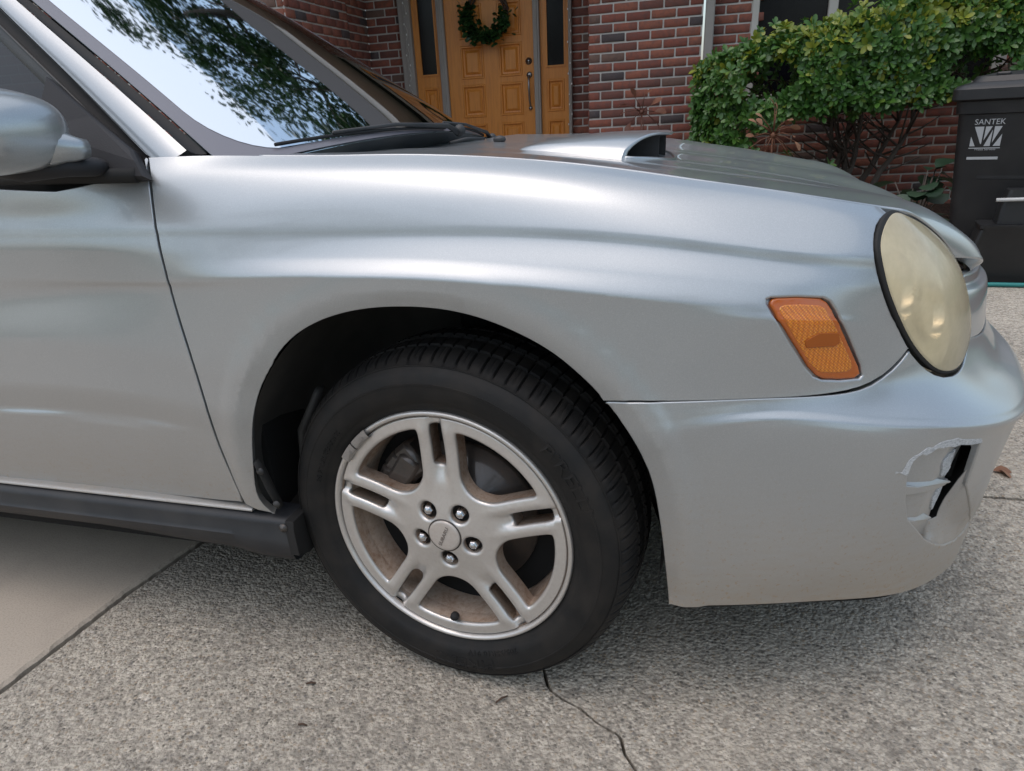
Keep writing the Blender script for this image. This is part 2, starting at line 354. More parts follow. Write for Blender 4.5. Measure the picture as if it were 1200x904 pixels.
# ---------------------------------------------------------------- hood skin : rows t (rear to front), columns s (near edge to far edge)
HY=.835
DATA = {"gap":[[-0.4401,13.01],[-0.4366,12.626],[-0.4329,12.229],[-0.4303,11.81],[-0.4286,11.378],[-0.427,10.922],[-0.4251,10.48],[-0.4235,9.801],[-0.4224,8.666],[-0.4208,8.146],[-0.4194,7.717],[-0.418,7.361],[-0.4172,6.783],[-0.4186,5.902],[-0.4167,5.734],[-0.4146,5.612],[-0.4123,5.502],[-0.4098,5.395],[-0.4072,5.282],[-0.4047,5.149],[-0.4029,4.919],[-0.4019,4.479],[-0.4013,3.94],[-0.4005,3.424],[-0.3998,2.977],[-0.4011,2.632],[-0.4035,2.323],[-0.4051,2.019],[-0.4052,1.72],[-0.4042,1.434],[-0.4022,1.148],[-0.3999,0.849],[-0.3974,0.534],[-0.3934,0.227],[-0.3881,-0.067]],"seam":[[0.7086,5.571],[0.6919,5.35],[0.6751,5.168],[0.6575,5.009],[0.6386,4.88],[0.6192,4.794],[0.5995,4.742],[0.5801,4.711],[0.5609,4.691],[0.5421,4.682],[0.5235,4.684],[0.5052,4.699],[0.4873,4.724],[0.4697,4.757],[0.4523,4.791],[0.4352,4.826],[0.4182,4.857],[0.4014,4.883],[0.3846,4.903],[0.3678,4.92],[0.351,4.932],[0.3341,4.956],[0.3172,4.98],[0.3001,4.979],[0.2823,4.93],[0.2637,4.862]],"arch":[[-0.3318,-0.291],[-0.3405,-0.14],[-0.3478,0.029],[-0.3524,0.228],[-0.3535,0.463],[-0.3521,0.717],[-0.3492,0.974],[-0.3457,1.219],[-0.3422,1.45],[-0.3385,1.675],[-0.3343,1.902],[-0.3294,2.133],[-0.3239,2.353],[-0.3177,2.574],[-0.3111,2.808],[-0.3045,3.089],[-0.2975,3.447],[-0.2898,3.847],[-0.281,4.235],[-0.2715,4.641],[-0.2616,4.927],[-0.2514,5.096],[-0.2408,5.19],[-0.2298,5.262],[-0.2183,5.322],[-0.2062,5.375],[-0.1937,5.421],[-0.181,5.462],[-0.1681,5.498],[-0.1551,5.531],[-0.1421,5.559],[-0.1291,5.584],[-0.1163,5.606],[-0.1035,5.625],[-0.0906,5.641],[-0.0779,5.655],[-0.0653,5.666],[-0.0527,5.675],[-0.0403,5.682],[-0.028,5.687],[-0.0158,5.691],[-0.0037,5.693],[0.0083,5.693],[0.0202,5.691],[0.0319,5.688],[0.0434,5.682],[0.0548,5.674],[0.066,5.664],[0.077,5.652],[0.0879,5.638],[0.0987,5.622],[0.1092,5.604],[0.1197,5.586],[0.13,5.566],[0.1402,5.545],[0.1502,5.523],[0.1602,5.5],[0.1699,5.476],[0.1795,5.449],[0.1888,5.421],[0.1979,5.39],[0.2068,5.355],[0.2154,5.317],[0.2239,5.276],[0.2323,5.231],[0.2407,5.181],[0.2491,5.121],[0.2571,5.039],[0.2647,4.885],[0.2718,4.651],[0.2785,4.31],[0.2849,3.962],[0.2912,3.62],[0.2974,3.277],[0.3033,2.973],[0.3089,2.685],[0.3141,2.413],[0.3189,2.175],[0.3234,1.976],[0.3275,1.847],[0.3311,1.751],[0.3344,1.669],[0.3373,1.594],[0.34,1.524],[0.3425,1.456],[0.3448,1.388],[0.3471,1.32],[0.3493,1.249],[0.3514,1.173],[0.3535,1.088],[0.3555,0.98],[0.3575,0.848],[0.3594,0.697],[0.3613,0.525],[0.3632,0.337],[0.365,0.146],[0.3668,-0.016]],"hl_left":[[0.6778,12.602],[0.653,12.103],[0.6393,11.654],[0.6317,11.216],[0.6272,10.812],[0.6245,10.477],[0.6238,10.095],[0.6265,9.227],[0.6295,8.657],[0.6327,8.289],[0.6373,7.944],[0.6432,7.656],[0.6499,7.388],[0.6574,7.079],[0.666,6.575],[0.6756,6.103],[0.6862,5.865],[0.6972,5.71],[0.7086,5.571]],"hl_low":[[0.7086,5.571],[0.7235,5.438],[0.7394,5.306],[0.7571,5.183],[0.7775,5.088],[0.8028,5.063],[0.8366,5.14],[0.8776,5.296],[0.9223,5.477],[0.9625,5.661],[0.9933,5.862],[1.0109,6.119]],"marker":[[0.4774,7.328],[0.4785,7.443],[0.4853,7.515],[0.4918,7.53],[0.4984,7.545],[0.5051,7.559],[0.5118,7.572],[0.5181,7.569],[0.5245,7.565],[0.5309,7.562],[0.5374,7.557],[0.5439,7.553],[0.5539,7.424],[0.5579,7.283],[0.562,7.12],[0.5654,6.855],[0.5687,6.406],[0.5726,6.055],[0.5768,5.887],[0.5811,5.794],[0.5855,5.718],[0.5896,5.648],[0.5938,5.582],[0.598,5.518],[0.6023,5.453],[0.6065,5.387],[0.6108,5.319],[0.6151,5.247],[0.6197,5.106],[0.612,5.039],[0.6038,5.046],[0.5956,5.053],[0.5876,5.061],[0.5791,5.083],[0.5707,5.103],[0.5624,5.123],[0.5527,5.193],[0.5461,5.263],[0.5396,5.325],[0.5352,5.382],[0.5308,5.435],[0.5265,5.487],[0.5223,5.538],[0.5181,5.588],[0.5139,5.639],[0.5098,5.691],[0.5062,5.743],[0.5026,5.799],[0.4991,5.863],[0.4956,5.947],[0.4922,6.116],[0.489,6.385],[0.4862,6.732],[0.4833,6.995],[0.4803,7.177],[0.4774,7.328]],"recess":[[0.4669,7.276],[0.4673,7.534],[0.4751,7.637],[0.4811,7.651],[0.4872,7.665],[0.4933,7.679],[0.4994,7.692],[0.5055,7.705],[0.5117,7.717],[0.5178,7.716],[0.5239,7.715],[0.53,7.713],[0.5361,7.711],[0.5423,7.708],[0.5486,7.705],[0.5542,7.642],[0.5598,7.579],[0.5652,7.402],[0.5708,7.207],[0.5744,6.993],[0.5779,6.617],[0.5816,6.175],[0.5858,5.937],[0.5902,5.828],[0.5946,5.746],[0.5984,5.674],[0.6022,5.608],[0.6061,5.544],[0.61,5.48],[0.6138,5.416],[0.6177,5.35],[0.6216,5.281],[0.6244,5.178],[0.6271,5.059],[0.6195,4.963],[0.6115,4.965],[0.6037,4.968],[0.596,4.971],[0.5883,4.975],[0.581,4.997],[0.5737,5.019],[0.5664,5.04],[0.5592,5.06],[0.5517,5.117],[0.5443,5.166],[0.537,5.252],[0.5298,5.327],[0.5255,5.38],[0.5213,5.432],[0.5171,5.481],[0.5129,5.529],[0.5088,5.576],[0.5047,5.624],[0.5007,5.672],[0.497,5.722],[0.4933,5.776],[0.4897,5.835],[0.4861,5.907],[0.4825,6.032],[0.4791,6.259],[0.476,6.593],[0.473,6.905],[0.4699,7.114],[0.4669,7.276]],"duct":[[0.6998,1.546],[0.6975,1.593],[0.6954,1.642],[0.6963,1.703],[0.7004,1.746],[0.7046,1.794],[0.7123,1.816],[0.7201,1.84],[0.7281,1.865],[0.7382,1.876],[0.7488,1.887],[0.7597,1.897],[0.7713,1.908],[0.7834,1.918],[0.7956,1.919],[0.8086,1.919],[0.8227,1.916],[0.8382,1.909],[0.84,1.829],[0.8416,1.767],[0.8431,1.712],[0.8446,1.663],[0.8461,1.616],[0.8473,1.567],[0.8484,1.52],[0.8496,1.473],[0.8653,1.406],[0.8797,1.338],[0.8898,1.277],[0.9004,1.211],[0.9097,1.136],[0.9762,0.875],[0.963,0.817],[0.9528,0.747],[0.9211,0.762],[0.9018,0.733],[0.8757,0.764],[0.8531,0.784],[0.8304,0.855],[0.8107,0.912],[0.7921,0.993],[0.7756,1.056],[0.7628,1.117],[0.7511,1.169],[0.7403,1.213],[0.7303,1.253],[0.7209,1.289],[0.7158,1.338],[0.7109,1.384],[0.7062,1.429],[0.704,1.468],[0.7018,1.507],[0.6998,1.546]],"door_bot":[[-1.1306,-0.378],[-1.0796,-0.397],[-1.0296,-0.416],[-0.9805,-0.433],[-0.9324,-0.45],[-0.8852,-0.466],[-0.8387,-0.479],[-0.7929,-0.487],[-0.7475,-0.49],[-0.7027,-0.487],[-0.6582,-0.475],[-0.614,-0.454],[-0.5701,-0.42],[-0.5265,-0.372],[-0.483,-0.305],[-0.4398,-0.219],[-0.3957,-0.092]],"floor":[[0.6939,1.548],[0.6917,1.595],[0.6897,1.643],[0.6917,1.71],[0.6961,1.762],[0.7006,1.822],[0.709,1.85],[0.7176,1.881],[0.7264,1.917],[0.7364,1.931],[0.7468,1.945],[0.7576,1.96],[0.769,1.978],[0.7809,1.998],[0.7934,2.006],[0.8069,2.01],[0.8216,2.007],[0.8378,1.994],[0.8562,1.974],[0.8781,1.945],[0.8863,1.821],[0.8941,1.736],[0.9015,1.662],[0.9001,1.611],[0.8981,1.563],[0.8958,1.518],[0.8933,1.473],[0.8912,1.435],[0.8893,1.396],[0.8877,1.357],[0.8865,1.316],[0.8857,1.274],[0.8858,1.228],[0.8865,1.179],[0.8877,1.124],[0.8893,1.062],[0.8913,0.986],[0.8987,0.862],[0.9068,0.723],[0.9142,0.573],[0.8875,0.605],[0.8655,0.621],[0.8462,0.626],[0.8231,0.735],[0.8031,0.825],[0.7854,0.9],[0.7712,1.004],[0.7583,1.085],[0.7466,1.148],[0.7358,1.202],[0.7246,1.25],[0.7142,1.293],[0.7093,1.341],[0.7046,1.387],[0.7,1.431],[0.6979,1.47],[0.6959,1.509],[0.6939,1.548]],"mlens":[[0.4893,7.073],[0.4902,7.19],[0.4956,7.258],[0.5027,7.276],[0.5098,7.293],[0.517,7.31],[0.5234,7.307],[0.5299,7.303],[0.5364,7.299],[0.543,7.295],[0.5511,7.172],[0.5574,6.785],[0.5604,6.337],[0.5642,6.023],[0.5683,5.877],[0.5724,5.789],[0.5765,5.716],[0.5803,5.651],[0.5841,5.589],[0.588,5.528],[0.5919,5.468],[0.5958,5.406],[0.5998,5.343],[0.6035,5.242],[0.5976,5.2],[0.5879,5.206],[0.5784,5.213],[0.5716,5.226],[0.565,5.239],[0.5584,5.251],[0.5507,5.297],[0.5454,5.347],[0.5402,5.395],[0.5361,5.446],[0.532,5.496],[0.528,5.545],[0.524,5.594],[0.52,5.644],[0.5161,5.694],[0.5124,5.749],[0.5088,5.809],[0.5052,5.878],[0.5016,5.978],[0.4982,6.185],[0.4951,6.5],[0.4923,6.842],[0.4893,7.073]],"scr2":[[0.7752,1.68],[0.7794,1.697],[0.7837,1.715],[0.788,1.734],[0.7953,1.754],[0.8029,1.775],[0.8043,1.737],[0.8058,1.701],[0.8072,1.668],[0.8098,1.626],[0.8125,1.586],[0.8086,1.568],[0.8047,1.551],[0.8009,1.534],[0.7847,1.564],[0.7822,1.592],[0.7798,1.621],[0.7775,1.65],[0.7752,1.68]],"scr3":[[0.7872,1.394],[0.7909,1.417],[0.7947,1.44],[0.8023,1.451],[0.8102,1.461],[0.81,1.432],[0.8098,1.404],[0.8097,1.375],[0.8083,1.349],[0.8069,1.324],[0.8054,1.297],[0.7969,1.292],[0.7935,1.327],[0.7903,1.361],[0.7872,1.394]],"refl":[[0.5447,5.783],[0.5519,5.782],[0.5592,5.781],[0.5666,5.78],[0.5741,5.78],[0.5758,5.701],[0.5776,5.629],[0.5704,5.591],[0.5635,5.592],[0.5567,5.593],[0.55,5.594],[0.5433,5.596],[0.5367,5.597],[0.5302,5.598],[0.5266,5.677],[0.5326,5.71],[0.5386,5.745],[0.5447,5.783]],"lobe":[[0.843,1.618],[0.8501,1.573],[0.8577,1.527],[0.8656,1.481],[0.8733,1.436],[0.889,1.373],[0.9013,1.312],[0.9823,1.114],[1.02,0.95],[1.01,0.9],[1.02,0.8],[1.02,0.7],[1.01,0.65],[1.02,0.55],[1.01,0.5],[1.01,0.4],[1.0055,0.305],[0.9569,0.417],[0.9153,0.534],[0.8872,0.595],[0.8644,0.636],[0.8281,0.809],[0.828,0.888],[0.8279,0.961],[0.8277,1.029],[0.8272,1.09],[0.8266,1.143],[0.8261,1.191],[0.8264,1.23],[0.8267,1.267],[0.8269,1.303],[0.8272,1.338],[0.8275,1.372],[0.8292,1.404],[0.8309,1.436],[0.8326,1.468],[0.8342,1.5],[0.8365,1.529],[0.8387,1.558],[0.8408,1.588],[0.843,1.618]],"fin3":[[0.7397,1.221],[0.7782,1.019],[0.8103,0.841],[0.7905,1.032],[0.7639,1.177]],"slot":[[0.8357,1.876],[0.8329,1.818],[0.8298,1.769],[0.8267,1.726],[0.8236,1.686],[0.8213,1.654],[0.819,1.624],[0.8167,1.594],[0.8144,1.566],[0.812,1.538],[0.8097,1.51],[0.8073,1.483],[0.8066,1.453],[0.8058,1.423],[0.8051,1.393],[0.8043,1.362],[0.8036,1.331],[0.8028,1.3],[0.8053,1.262],[0.808,1.222],[0.8107,1.179],[0.8136,1.133],[0.8219,1.156],[0.8305,1.177],[0.8318,1.212],[0.833,1.246],[0.8342,1.278],[0.8354,1.31],[0.8366,1.341],[0.8378,1.371],[0.8389,1.401],[0.8398,1.432],[0.8407,1.464],[0.8416,1.495],[0.8425,1.526],[0.8433,1.558],[0.8441,1.591],[0.8448,1.624],[0.843,1.666],[0.8412,1.711],[0.8394,1.758],[0.8376,1.812],[0.8357,1.876]],"rib1":[[0.6939,1.548],[0.7274,1.521],[0.7663,1.514],[0.8138,1.504],[0.8135,1.471],[0.7708,1.47],[0.7273,1.481],[0.6978,1.486]],"rib2":[[0.7112,1.291],[0.7462,1.252],[0.7949,1.229],[0.7944,1.191],[0.7582,1.198],[0.7204,1.228]],"fin1":[[0.6977,1.603],[0.7012,1.546],[0.7272,1.525],[0.7657,1.521],[0.8081,1.512],[0.7748,1.544]],"fin2":[[0.7174,1.337],[0.7212,1.286],[0.7456,1.259],[0.789,1.242],[0.7703,1.281]],"scrape":[[0.6771,1.671],[0.6875,1.683],[0.6913,1.718],[0.6951,1.755],[0.703,1.799],[0.711,1.849],[0.7203,1.874],[0.7299,1.901],[0.7408,1.956],[0.752,2.067],[0.7613,2.118],[0.7709,2.172],[0.7829,2.088],[0.7961,2.007],[0.8129,1.998],[0.8318,1.981],[0.839,1.916],[0.821,1.906],[0.8047,1.893],[0.7841,1.903],[0.772,1.892],[0.7604,1.881],[0.7494,1.87],[0.7389,1.86],[0.7288,1.849],[0.7212,1.825],[0.7138,1.802],[0.7066,1.781],[0.7023,1.736],[0.6981,1.695],[0.6968,1.641],[0.6854,1.643],[0.6771,1.671]],"skirt_top":[[-1.0843,-0.425],[-0.9927,-0.482],[-0.6699,-0.524],[-0.3878,-0.14],[-0.3318,-0.291]],"headlight":[[0.6136,0.15,0.7899],[0.5968,0.106,0.7672],[0.5997,0.088,0.7396],[0.6139,0.087,0.7012],[0.6388,0.103,0.6549],[0.6671,0.131,0.6124],[0.7005,0.157,0.576],[0.7286,0.185,0.5573],[0.7543,0.222,0.5503],[0.7766,0.272,0.5553],[0.7906,0.318,0.5774],[0.7854,0.332,0.6128],[0.7722,0.336,0.651],[0.7501,0.325,0.6916],[0.7168,0.287,0.7282],[0.6746,0.235,0.7615],[0.6408,0.188,0.7817]]}
# ================================================================ panel builder (a trimmed piece of a curved skin with rolled edges)
def inside(P, poly):
    x, y = P[:, 0][:, None], P[:, 1][:, None]; q = np.roll(poly, -1, 0); x0, y0 = poly[:, 0], poly[:, 1]; x1, y1 = q[:, 0], q[:, 1]
    with np.errstate(divide='ignore', invalid='ignore'):
        c = ((y0 > y) != (y1 > y)) & (x < (x1 - x0)*(y - y0)/(y1 - y0) + x0)
    return c.sum(1) % 2 == 1
def resample(poly, sc2, step):
    p = np.asarray(poly, float); q = np.roll(p, -1, 0); out = []
    for a, b in zip(p, q):
        n = max(1, int(np.ceil(np.linalg.norm((b - a)*sc2)/step))); out += [a + (b - a)*i/n for i in range(n)]
    return np.array(out)
def clean(poly, sc2, tol):
    p = [np.asarray(poly[0], float)]
    for a in poly[1:]:
        if np.linalg.norm((np.asarray(a) - p[-1])*sc2) > tol: p.append(np.asarray(a, float))
    while np.linalg.norm((p[0] - p[-1])*sc2) <= tol: p.pop()
    return np.array(p)
def snormals(S, P, e):
    du = (S(P[:, 0] + e[0], P[:, 1]) - S(P[:, 0] - e[0], P[:, 1])); dv = (S(P[:, 0], P[:, 1] + e[1]) - S(P[:, 0], P[:, 1] - e[1]))
    n = np.cross(du, dv); return n/np.maximum(np.linalg.norm(n, axis=1), 1e-12)[:, None], du/(2*e[0]), dv/(2*e[1])
def panel(name, S, outer, holes=(), sc2=(1, 1), step=.014, mat_=None, parent=None, lip=.0016, depth=.012, gap=.0, hole_lip=None, hole_depth=None, flip=False, e=(1e-3, 1e-3), hole_mat=None, cons=(), ddir=None):
    sc2 = np.array(sc2, float); e = (e[0]/sc2[0], e[1]/sc2[1]); loops = []
    for i, l in enumerate([outer] + list(holes)):
        l = clean(l, sc2, step*.12); l = resample(l, sc2, step*.55)
        nx = np.roll(l, -1, 0) - np.roll(l, 1, 0); t = nx*sc2; t /= np.linalg.norm(t, axis=1)[:, None]
        area = ((l*sc2)[:, 0]*np.roll((l*sc2)[:, 1], -1) - np.roll((l*sc2)[:, 0], -1)*(l*sc2)[:, 1]).sum()
        o = np.stack([t[:, 1], -t[:, 0]], 1)*(1 if area > 0 else -1)   # points out of the polygon
        if i > 0: o = -o                                               # for a hole: into the hole
        g = gap if i == 0 else 0
        l = l - o*g/sc2; loops.append((l, o))
    lo = np.min(loops[0][0], 0); hi = np.max(loops[0][0], 0); d = step/sc2
    gx = np.arange(lo[0] + d[0]*.5, hi[0], d[0]); gy = np.arange(lo[1] + d[1]*.5, hi[1], d[1])
    Gp = np.stack(np.meshgrid(gx, gy, indexing='ij'), -1).reshape(-1, 2)
    ok = inside(Gp, loops[0][0])
    for l, _ in loops[1:]: ok &= ~inside(Gp, l)
    Gp = Gp[ok]
    B = np.concatenate([l for l, _ in loops])*sc2
    if len(Gp):
        near = np.full(len(Gp), 1e9)
        for k in range(0, len(B), 200):
            near = np.minimum(near, (((Gp*sc2)[:, None, :] - B[None, k:k+200])**2).sum(-1).min(1))
        Gp = Gp[near > (step*.5)**2]
    CL_ = []
    for c_ in cons:
        c_ = np.array(c_, float); seg_ = [c_[0]]
        for a_, b_ in zip(c_[:-1], c_[1:]):
            k_ = max(1, int(np.linalg.norm((b_ - a_)*sc2)/(step*.6))); seg_ += [a_ + (b_ - a_)*i/k_ for i in range(1, k_+1)]
        c_ = np.array(seg_); ok_ = inside(c_, loops[0][0])
        for l, _ in loops[1:]: ok_ &= ~inside(c_, l)
        dB = np.array([(((p - B/sc2)*sc2)**2).sum(1).min() for p in c_]); ok_ &= dB > (step*.35)**2
        CL_.append((c_, ok_))
        if len(Gp):
            cc_ = c_[ok_]*sc2
            if len(cc_): Gp = Gp[np.array([(((p*sc2) - cc_)**2).sum(1).min() for p in Gp]) > (step*.5)**2]
    P = np.concatenate([l for l, _ in loops] + [Gp]); E = []; off = 0; starts = []
    for l, _ in loops:
        n = len(l); E += [(off + i, off + (i+1) % n) for i in range(n)]; starts.append((off, n)); off += n
    for c_, ok_ in CL_:
        base_ = len(P); idx = np.cumsum(ok_) - 1; P = np.concatenate([P, c_[ok_]])
        E += [(base_ + int(idx[i]), base_ + int(idx[i+1])) for i in range(len(c_)-1) if ok_[i] and ok_[i+1]]
    res = delaunay_2d_cdt([Vector(p*sc2) for p in P], E, [], 0, 1e-7)
    P2 = np.array([tuple(v) for v in res[0]])/sc2; omap = {i: j for j, ids in enumerate(res[3]) for i in ids}; T = np.array(res[2]); cen = P2[T].mean(1)
    ok = inside(cen, loops[0][0])
    for l, _ in loops[1:]: ok &= ~inside(cen, l)
    T = T[ok]; X = S(P2[:, 0], P2[:, 1]); N, _, _ = snormals(S, P2, e)
    if flip: N = -N
    a = X[T[:, 0]]; fn = np.cross(X[T[:, 1]] - a, X[T[:, 2]] - a); wrong = (fn*N[T[:, 0]]).sum(1) < 0
    T[wrong] = T[wrong][:, ::-1]
    V = [X]; NN = [N]; F = [tuple(t) for t in T]; base = len(X); MI = [0]*len(F)
    for k, ((l, o)) in enumerate(loops):
        r = lip if k == 0 else (hole_lip or lip); dp = depth if k == 0 else (hole_depth or depth)
        x = S(l[:, 0], l[:, 1]); n, du, dv = snormals(S, l, e)
        if flip: n = -n
        eo = 2e-4; b = S(l[:, 0] + o[:, 0]*eo/sc2[0], l[:, 1] + o[:, 1]*eo/sc2[1]) - x
        tt = np.roll(x, -1, 0) - np.roll(x, 1, 0); tt /= np.maximum(np.linalg.norm(tt, axis=1), 1e-9)[:, None]
        b -= (b*tt).sum(1)[:, None]*tt; b -= (b*n).sum(1)[:, None]*n; b /= np.maximum(np.linalg.norm(b, axis=1), 1e-12)[:, None]
        m = len(l); rows = [(0, 0, 1.)]
        for w in (30, 60, 90): rows.append((r*math.sin(R(w)), r*(1 - math.cos(R(w))), math.cos(R(w))))
        rows.append((r, max(dp, r*1.2), 0.))
        for a_, h_, c_ in rows[1:]:
            V.append(x + b*a_ - n*h_ if (ddir is None or c_ > 0 or k == 0) else V[-1] + np.array(ddir)*dp); s_ = math.sqrt(max(0, 1 - c_*c_)); q = n*c_ + b*s_; NN.append(q)
        s0_ = starts[k][0]; top_ = [omap.get(s0_ + i, 0) for i in range(m)]; ix = lambda j, i: top_[i % m] if j == 0 else base + (j-1)*m + i % m
        for j in range(len(rows)-1):
            for i in range(m):
                q = (ix(j, i), ix(j, i+1), ix(j+1, i+1), ix(j+1, i)); F.append(q); MI.append(1 if (k > 0 and hole_mat and j == len(rows)-2) else 0)
        base += m*(len(rows)-1)
    V = np.concatenate(V); NN = np.concatenate(NN)
    # orient lip quads
    for i in range(len(T), len(F)):
        q = F[i]; f_ = np.cross(V[q[1]] - V[q[0]], V[q[3]] - V[q[0]])
        if f_ @ (NN[q[0]] + NN[q[2]]) < 0: F[i] = q[::-1]
    ob = mesh_obj(name, V, F, [mat_, hole_mat] if hole_mat else mat_, parent, True, NN)
    if hole_mat: ob.data.polygons.foreach_set('material_index', MI)
    return ob
def grid_obj(name, X, mat_, parent, close_u=False, flip=False, normals=None):
    nu, nv = X.shape[:2]; F = []
    for i in range(nu - (0 if close_u else 1)):
        for j in range(nv-1):
            q = (i*nv+j, ((i+1) % nu)*nv+j, ((i+1) % nu)*nv+j+1, i*nv+j+1); F.append(q[::-1] if flip else q)
    return mesh_obj(name, X.reshape(-1, 3), F, mat_, parent, True, normals)
# ================================================================ the car
def T3(*a): return Matrix.Translation(a)
car = thing('silver_car', 'silver car parked close by with a hood scoop, scraped bumper corner and hazy headlight', 'car', (0, HY, 0))
SC = (1., .055)                                    # metres per unit of (u, v) on the side skin
A = lambda k: [tuple(p) for p in DATA[k]]
gapl = A('gap'); seam = A('seam'); arch = A('arch'); hl_l = A('hl_left'); hl_b = A('hl_low')
def vz(u, z):                                      # v of a height z on the side skin
    lo, hi = -1.5, 13.
    for _ in range(40):
        m = (lo + hi)/2
        if side(u, m)[0][2] < z: lo = m
        else: hi = m
    return (lo + hi)/2
# fender: up the door gap, along the top edge, down beside the lamp, along the seam and round the arch
def on_skin(x, z):                                 # (u, v) of a side point
    u = x
    for _ in range(3): v = vz(u, z); u += x - side(u, v)[0][0]
    return (u, vz(u, z))
flare = [on_skin(ARX + (float(arch_r(R(a))) + FLW)*math.cos(R(a)), ARZ + (float(arch_r(R(a))) + FLW)*math.sin(R(a))) for a in range(-16, 190, 3)]
vline = lambda v, u0, u1: [(u, v) for u in np.linspace(u0, u1, 40)]
crease = [flare, vline(7, -.43, .62), vline(9, -.43, .66), vline(10, -.43, .66)]
ia = min(range(len(arch)), key=lambda i: (arch[i][0]-seam[-1][0])**2 + ((arch[i][1]-seam[-1][1])*.055)**2)
arch[ia] = seam[-1]
fen = [(p[0] + .0005, p[1]) for p in gapl[::-1]] + [(u, 13.0) for u in np.linspace(-.43, .60, 40)] + [(.645, 13.), (.672, 12.95), (.682, 12.3)] + hl_l[1:] + seam[1:-1] + arch[ia::-1]
fen = [p for p in fen if p[1] > -.42] 
marker_hole = A('recess')
panel('fender', side, fen, [marker_hole], SC, .0085, M['paint'], car, .0015, .02, .0030, .0035, .011, cons=crease)
low = vz(-1.2, .318)
dbot = A('door_bot'); door_o = [(-1.42, dbot[0][1] - .1)] + dbot + [p for p in gapl[::-1] if p[1] > dbot[-1][1] + .1] + [(-.442, 12.5), (-.6, 12.2), (-1.0, 12.9), (-1.42, 13.)]
door_o = [(u - .0005, v) for u, v in door_o]
def door_skin(u, v):
    X = side(u, v); 
    # shallow side crease low on the door
    zc = .470 - .030*(X[:, 0] + .45); a = sstep(-.435, -.56, X[:, 0])
    X[:, 1] -= a*.0062*(1 - sstep(zc - .001, zc + .011, X[:, 2]))*sstep(zc - .16, zc - .012, X[:, 2])
    return X
door = panel('front_door', door_skin, door_o, [], SC, .0078, M['paint'], car, .0015, .02, .0030)
# bumper (near half trimmed, far half mirrored and coarser)
duct = A('duct')
bum = seam[::-1][1:] + hl_b[1:] + [(1.06, 6.0), (1.15, 5.9), (1.3, 5.85), (1.572, 5.85)] + [(1.572, -.0)] + [(u, 0.) for u in np.linspace(1.5, .40, 40)] + [p for p in arch[::-1] if p[1] > 0.05][:0]
bum = [q for q in bum]
ar = arch[ia:]                                      # from the seam down the arch
bum = bum + ar[::-1]
panel('bumper', side, bum, [duct], SC, .0115, M['paint'], car, .0026, .02, .0046, .003, .010, cons=[flare, vline(3, .40, 1.5), vline(4, .32, 1.5)])
def mirror(X): X = np.array(X); X[..., 2] -= .03*(2*HY - 2*X[..., 1])*.0; X[..., 1] = 2*HY - X[..., 1]; return X
uu, vv = np.meshgrid(np.linspace(.38, 1.572, 50), np.linspace(0, 5.85, 30), indexing='ij')
grid_obj('bumper', mirror(side(uu.ravel(), vv.ravel()).reshape(50, 30, 3)), M['paint'], car, flip=True)
uu, vv = np.meshgrid(np.linspace(-1.42, .60, 80), np.linspace(0, 12.8, 40), indexing='ij')
X = mirror(side(uu.ravel(), vv.ravel()).reshape(80, 40, 3)); X[..., 2] -= .05*np.clip((vv-6)/5, 0, 1); grid_obj('fender', X, M['paint'], car, flip=True)
# nose panel between the lamps under the hood lip
def nose(u, v): return side(u, v)
panel('nose_panel', nose, [(1.0, 6.1), (1.10, 6.0), (1.3, 5.95), (1.572, 5.95), (1.572, 10.6), (1.3, 10.6), (1.17, 10.6), (1.08, 10.5), (1.02, 9.0), (1.0, 7.4)], [], SC, .014, M['paint'], car, .004, .02)
# dark inner structure behind the seams, open at the wheel
nu, nv = 150, 50; ug = np.linspace(-1.40, 1.56, nu); vg = np.linspace(-.2, 12.6, nv)
U, V_ = np.meshgrid(ug, vg, indexing='ij'); X = side(U.ravel(), V_.ravel()); N, _, _ = snormals(side, np.stack([U.ravel(), V_.ravel()], 1), (1e-3, .02)); Xi = X - N*.022
F = []
rr = np.hypot(X[:, 0] - ARX, X[:, 2] - ARZ)
du_, dv_ = np.array(duct)[:, 0], np.array(duct)[:, 1]
for i in range(nu-1):
    for j in range(nv-1):
        q = (i*nv+j, (i+1)*nv+j, (i+1)*nv+j+1, i*nv+j+1)
        if min(rr[list(q)]) < ARR + .035 and ug[i] < .40: continue
        if ug[i] < .36 and ug[i] > -.33 and X[q[0], 2] < .32: continue
        if du_.min() - .03 < ug[i] < du_.max() + .03 and dv_.min() - .5 < vg[j] < dv_.max() + .5: continue
        if ug[i] > .55 and vg[j] > 4.6: continue
        if .43 < ug[i] < .56 and 5.6 < vg[j] < 7.8: continue
        F.append(q)
mesh_obj('inner_structure', Xi, F, M['void'], car)
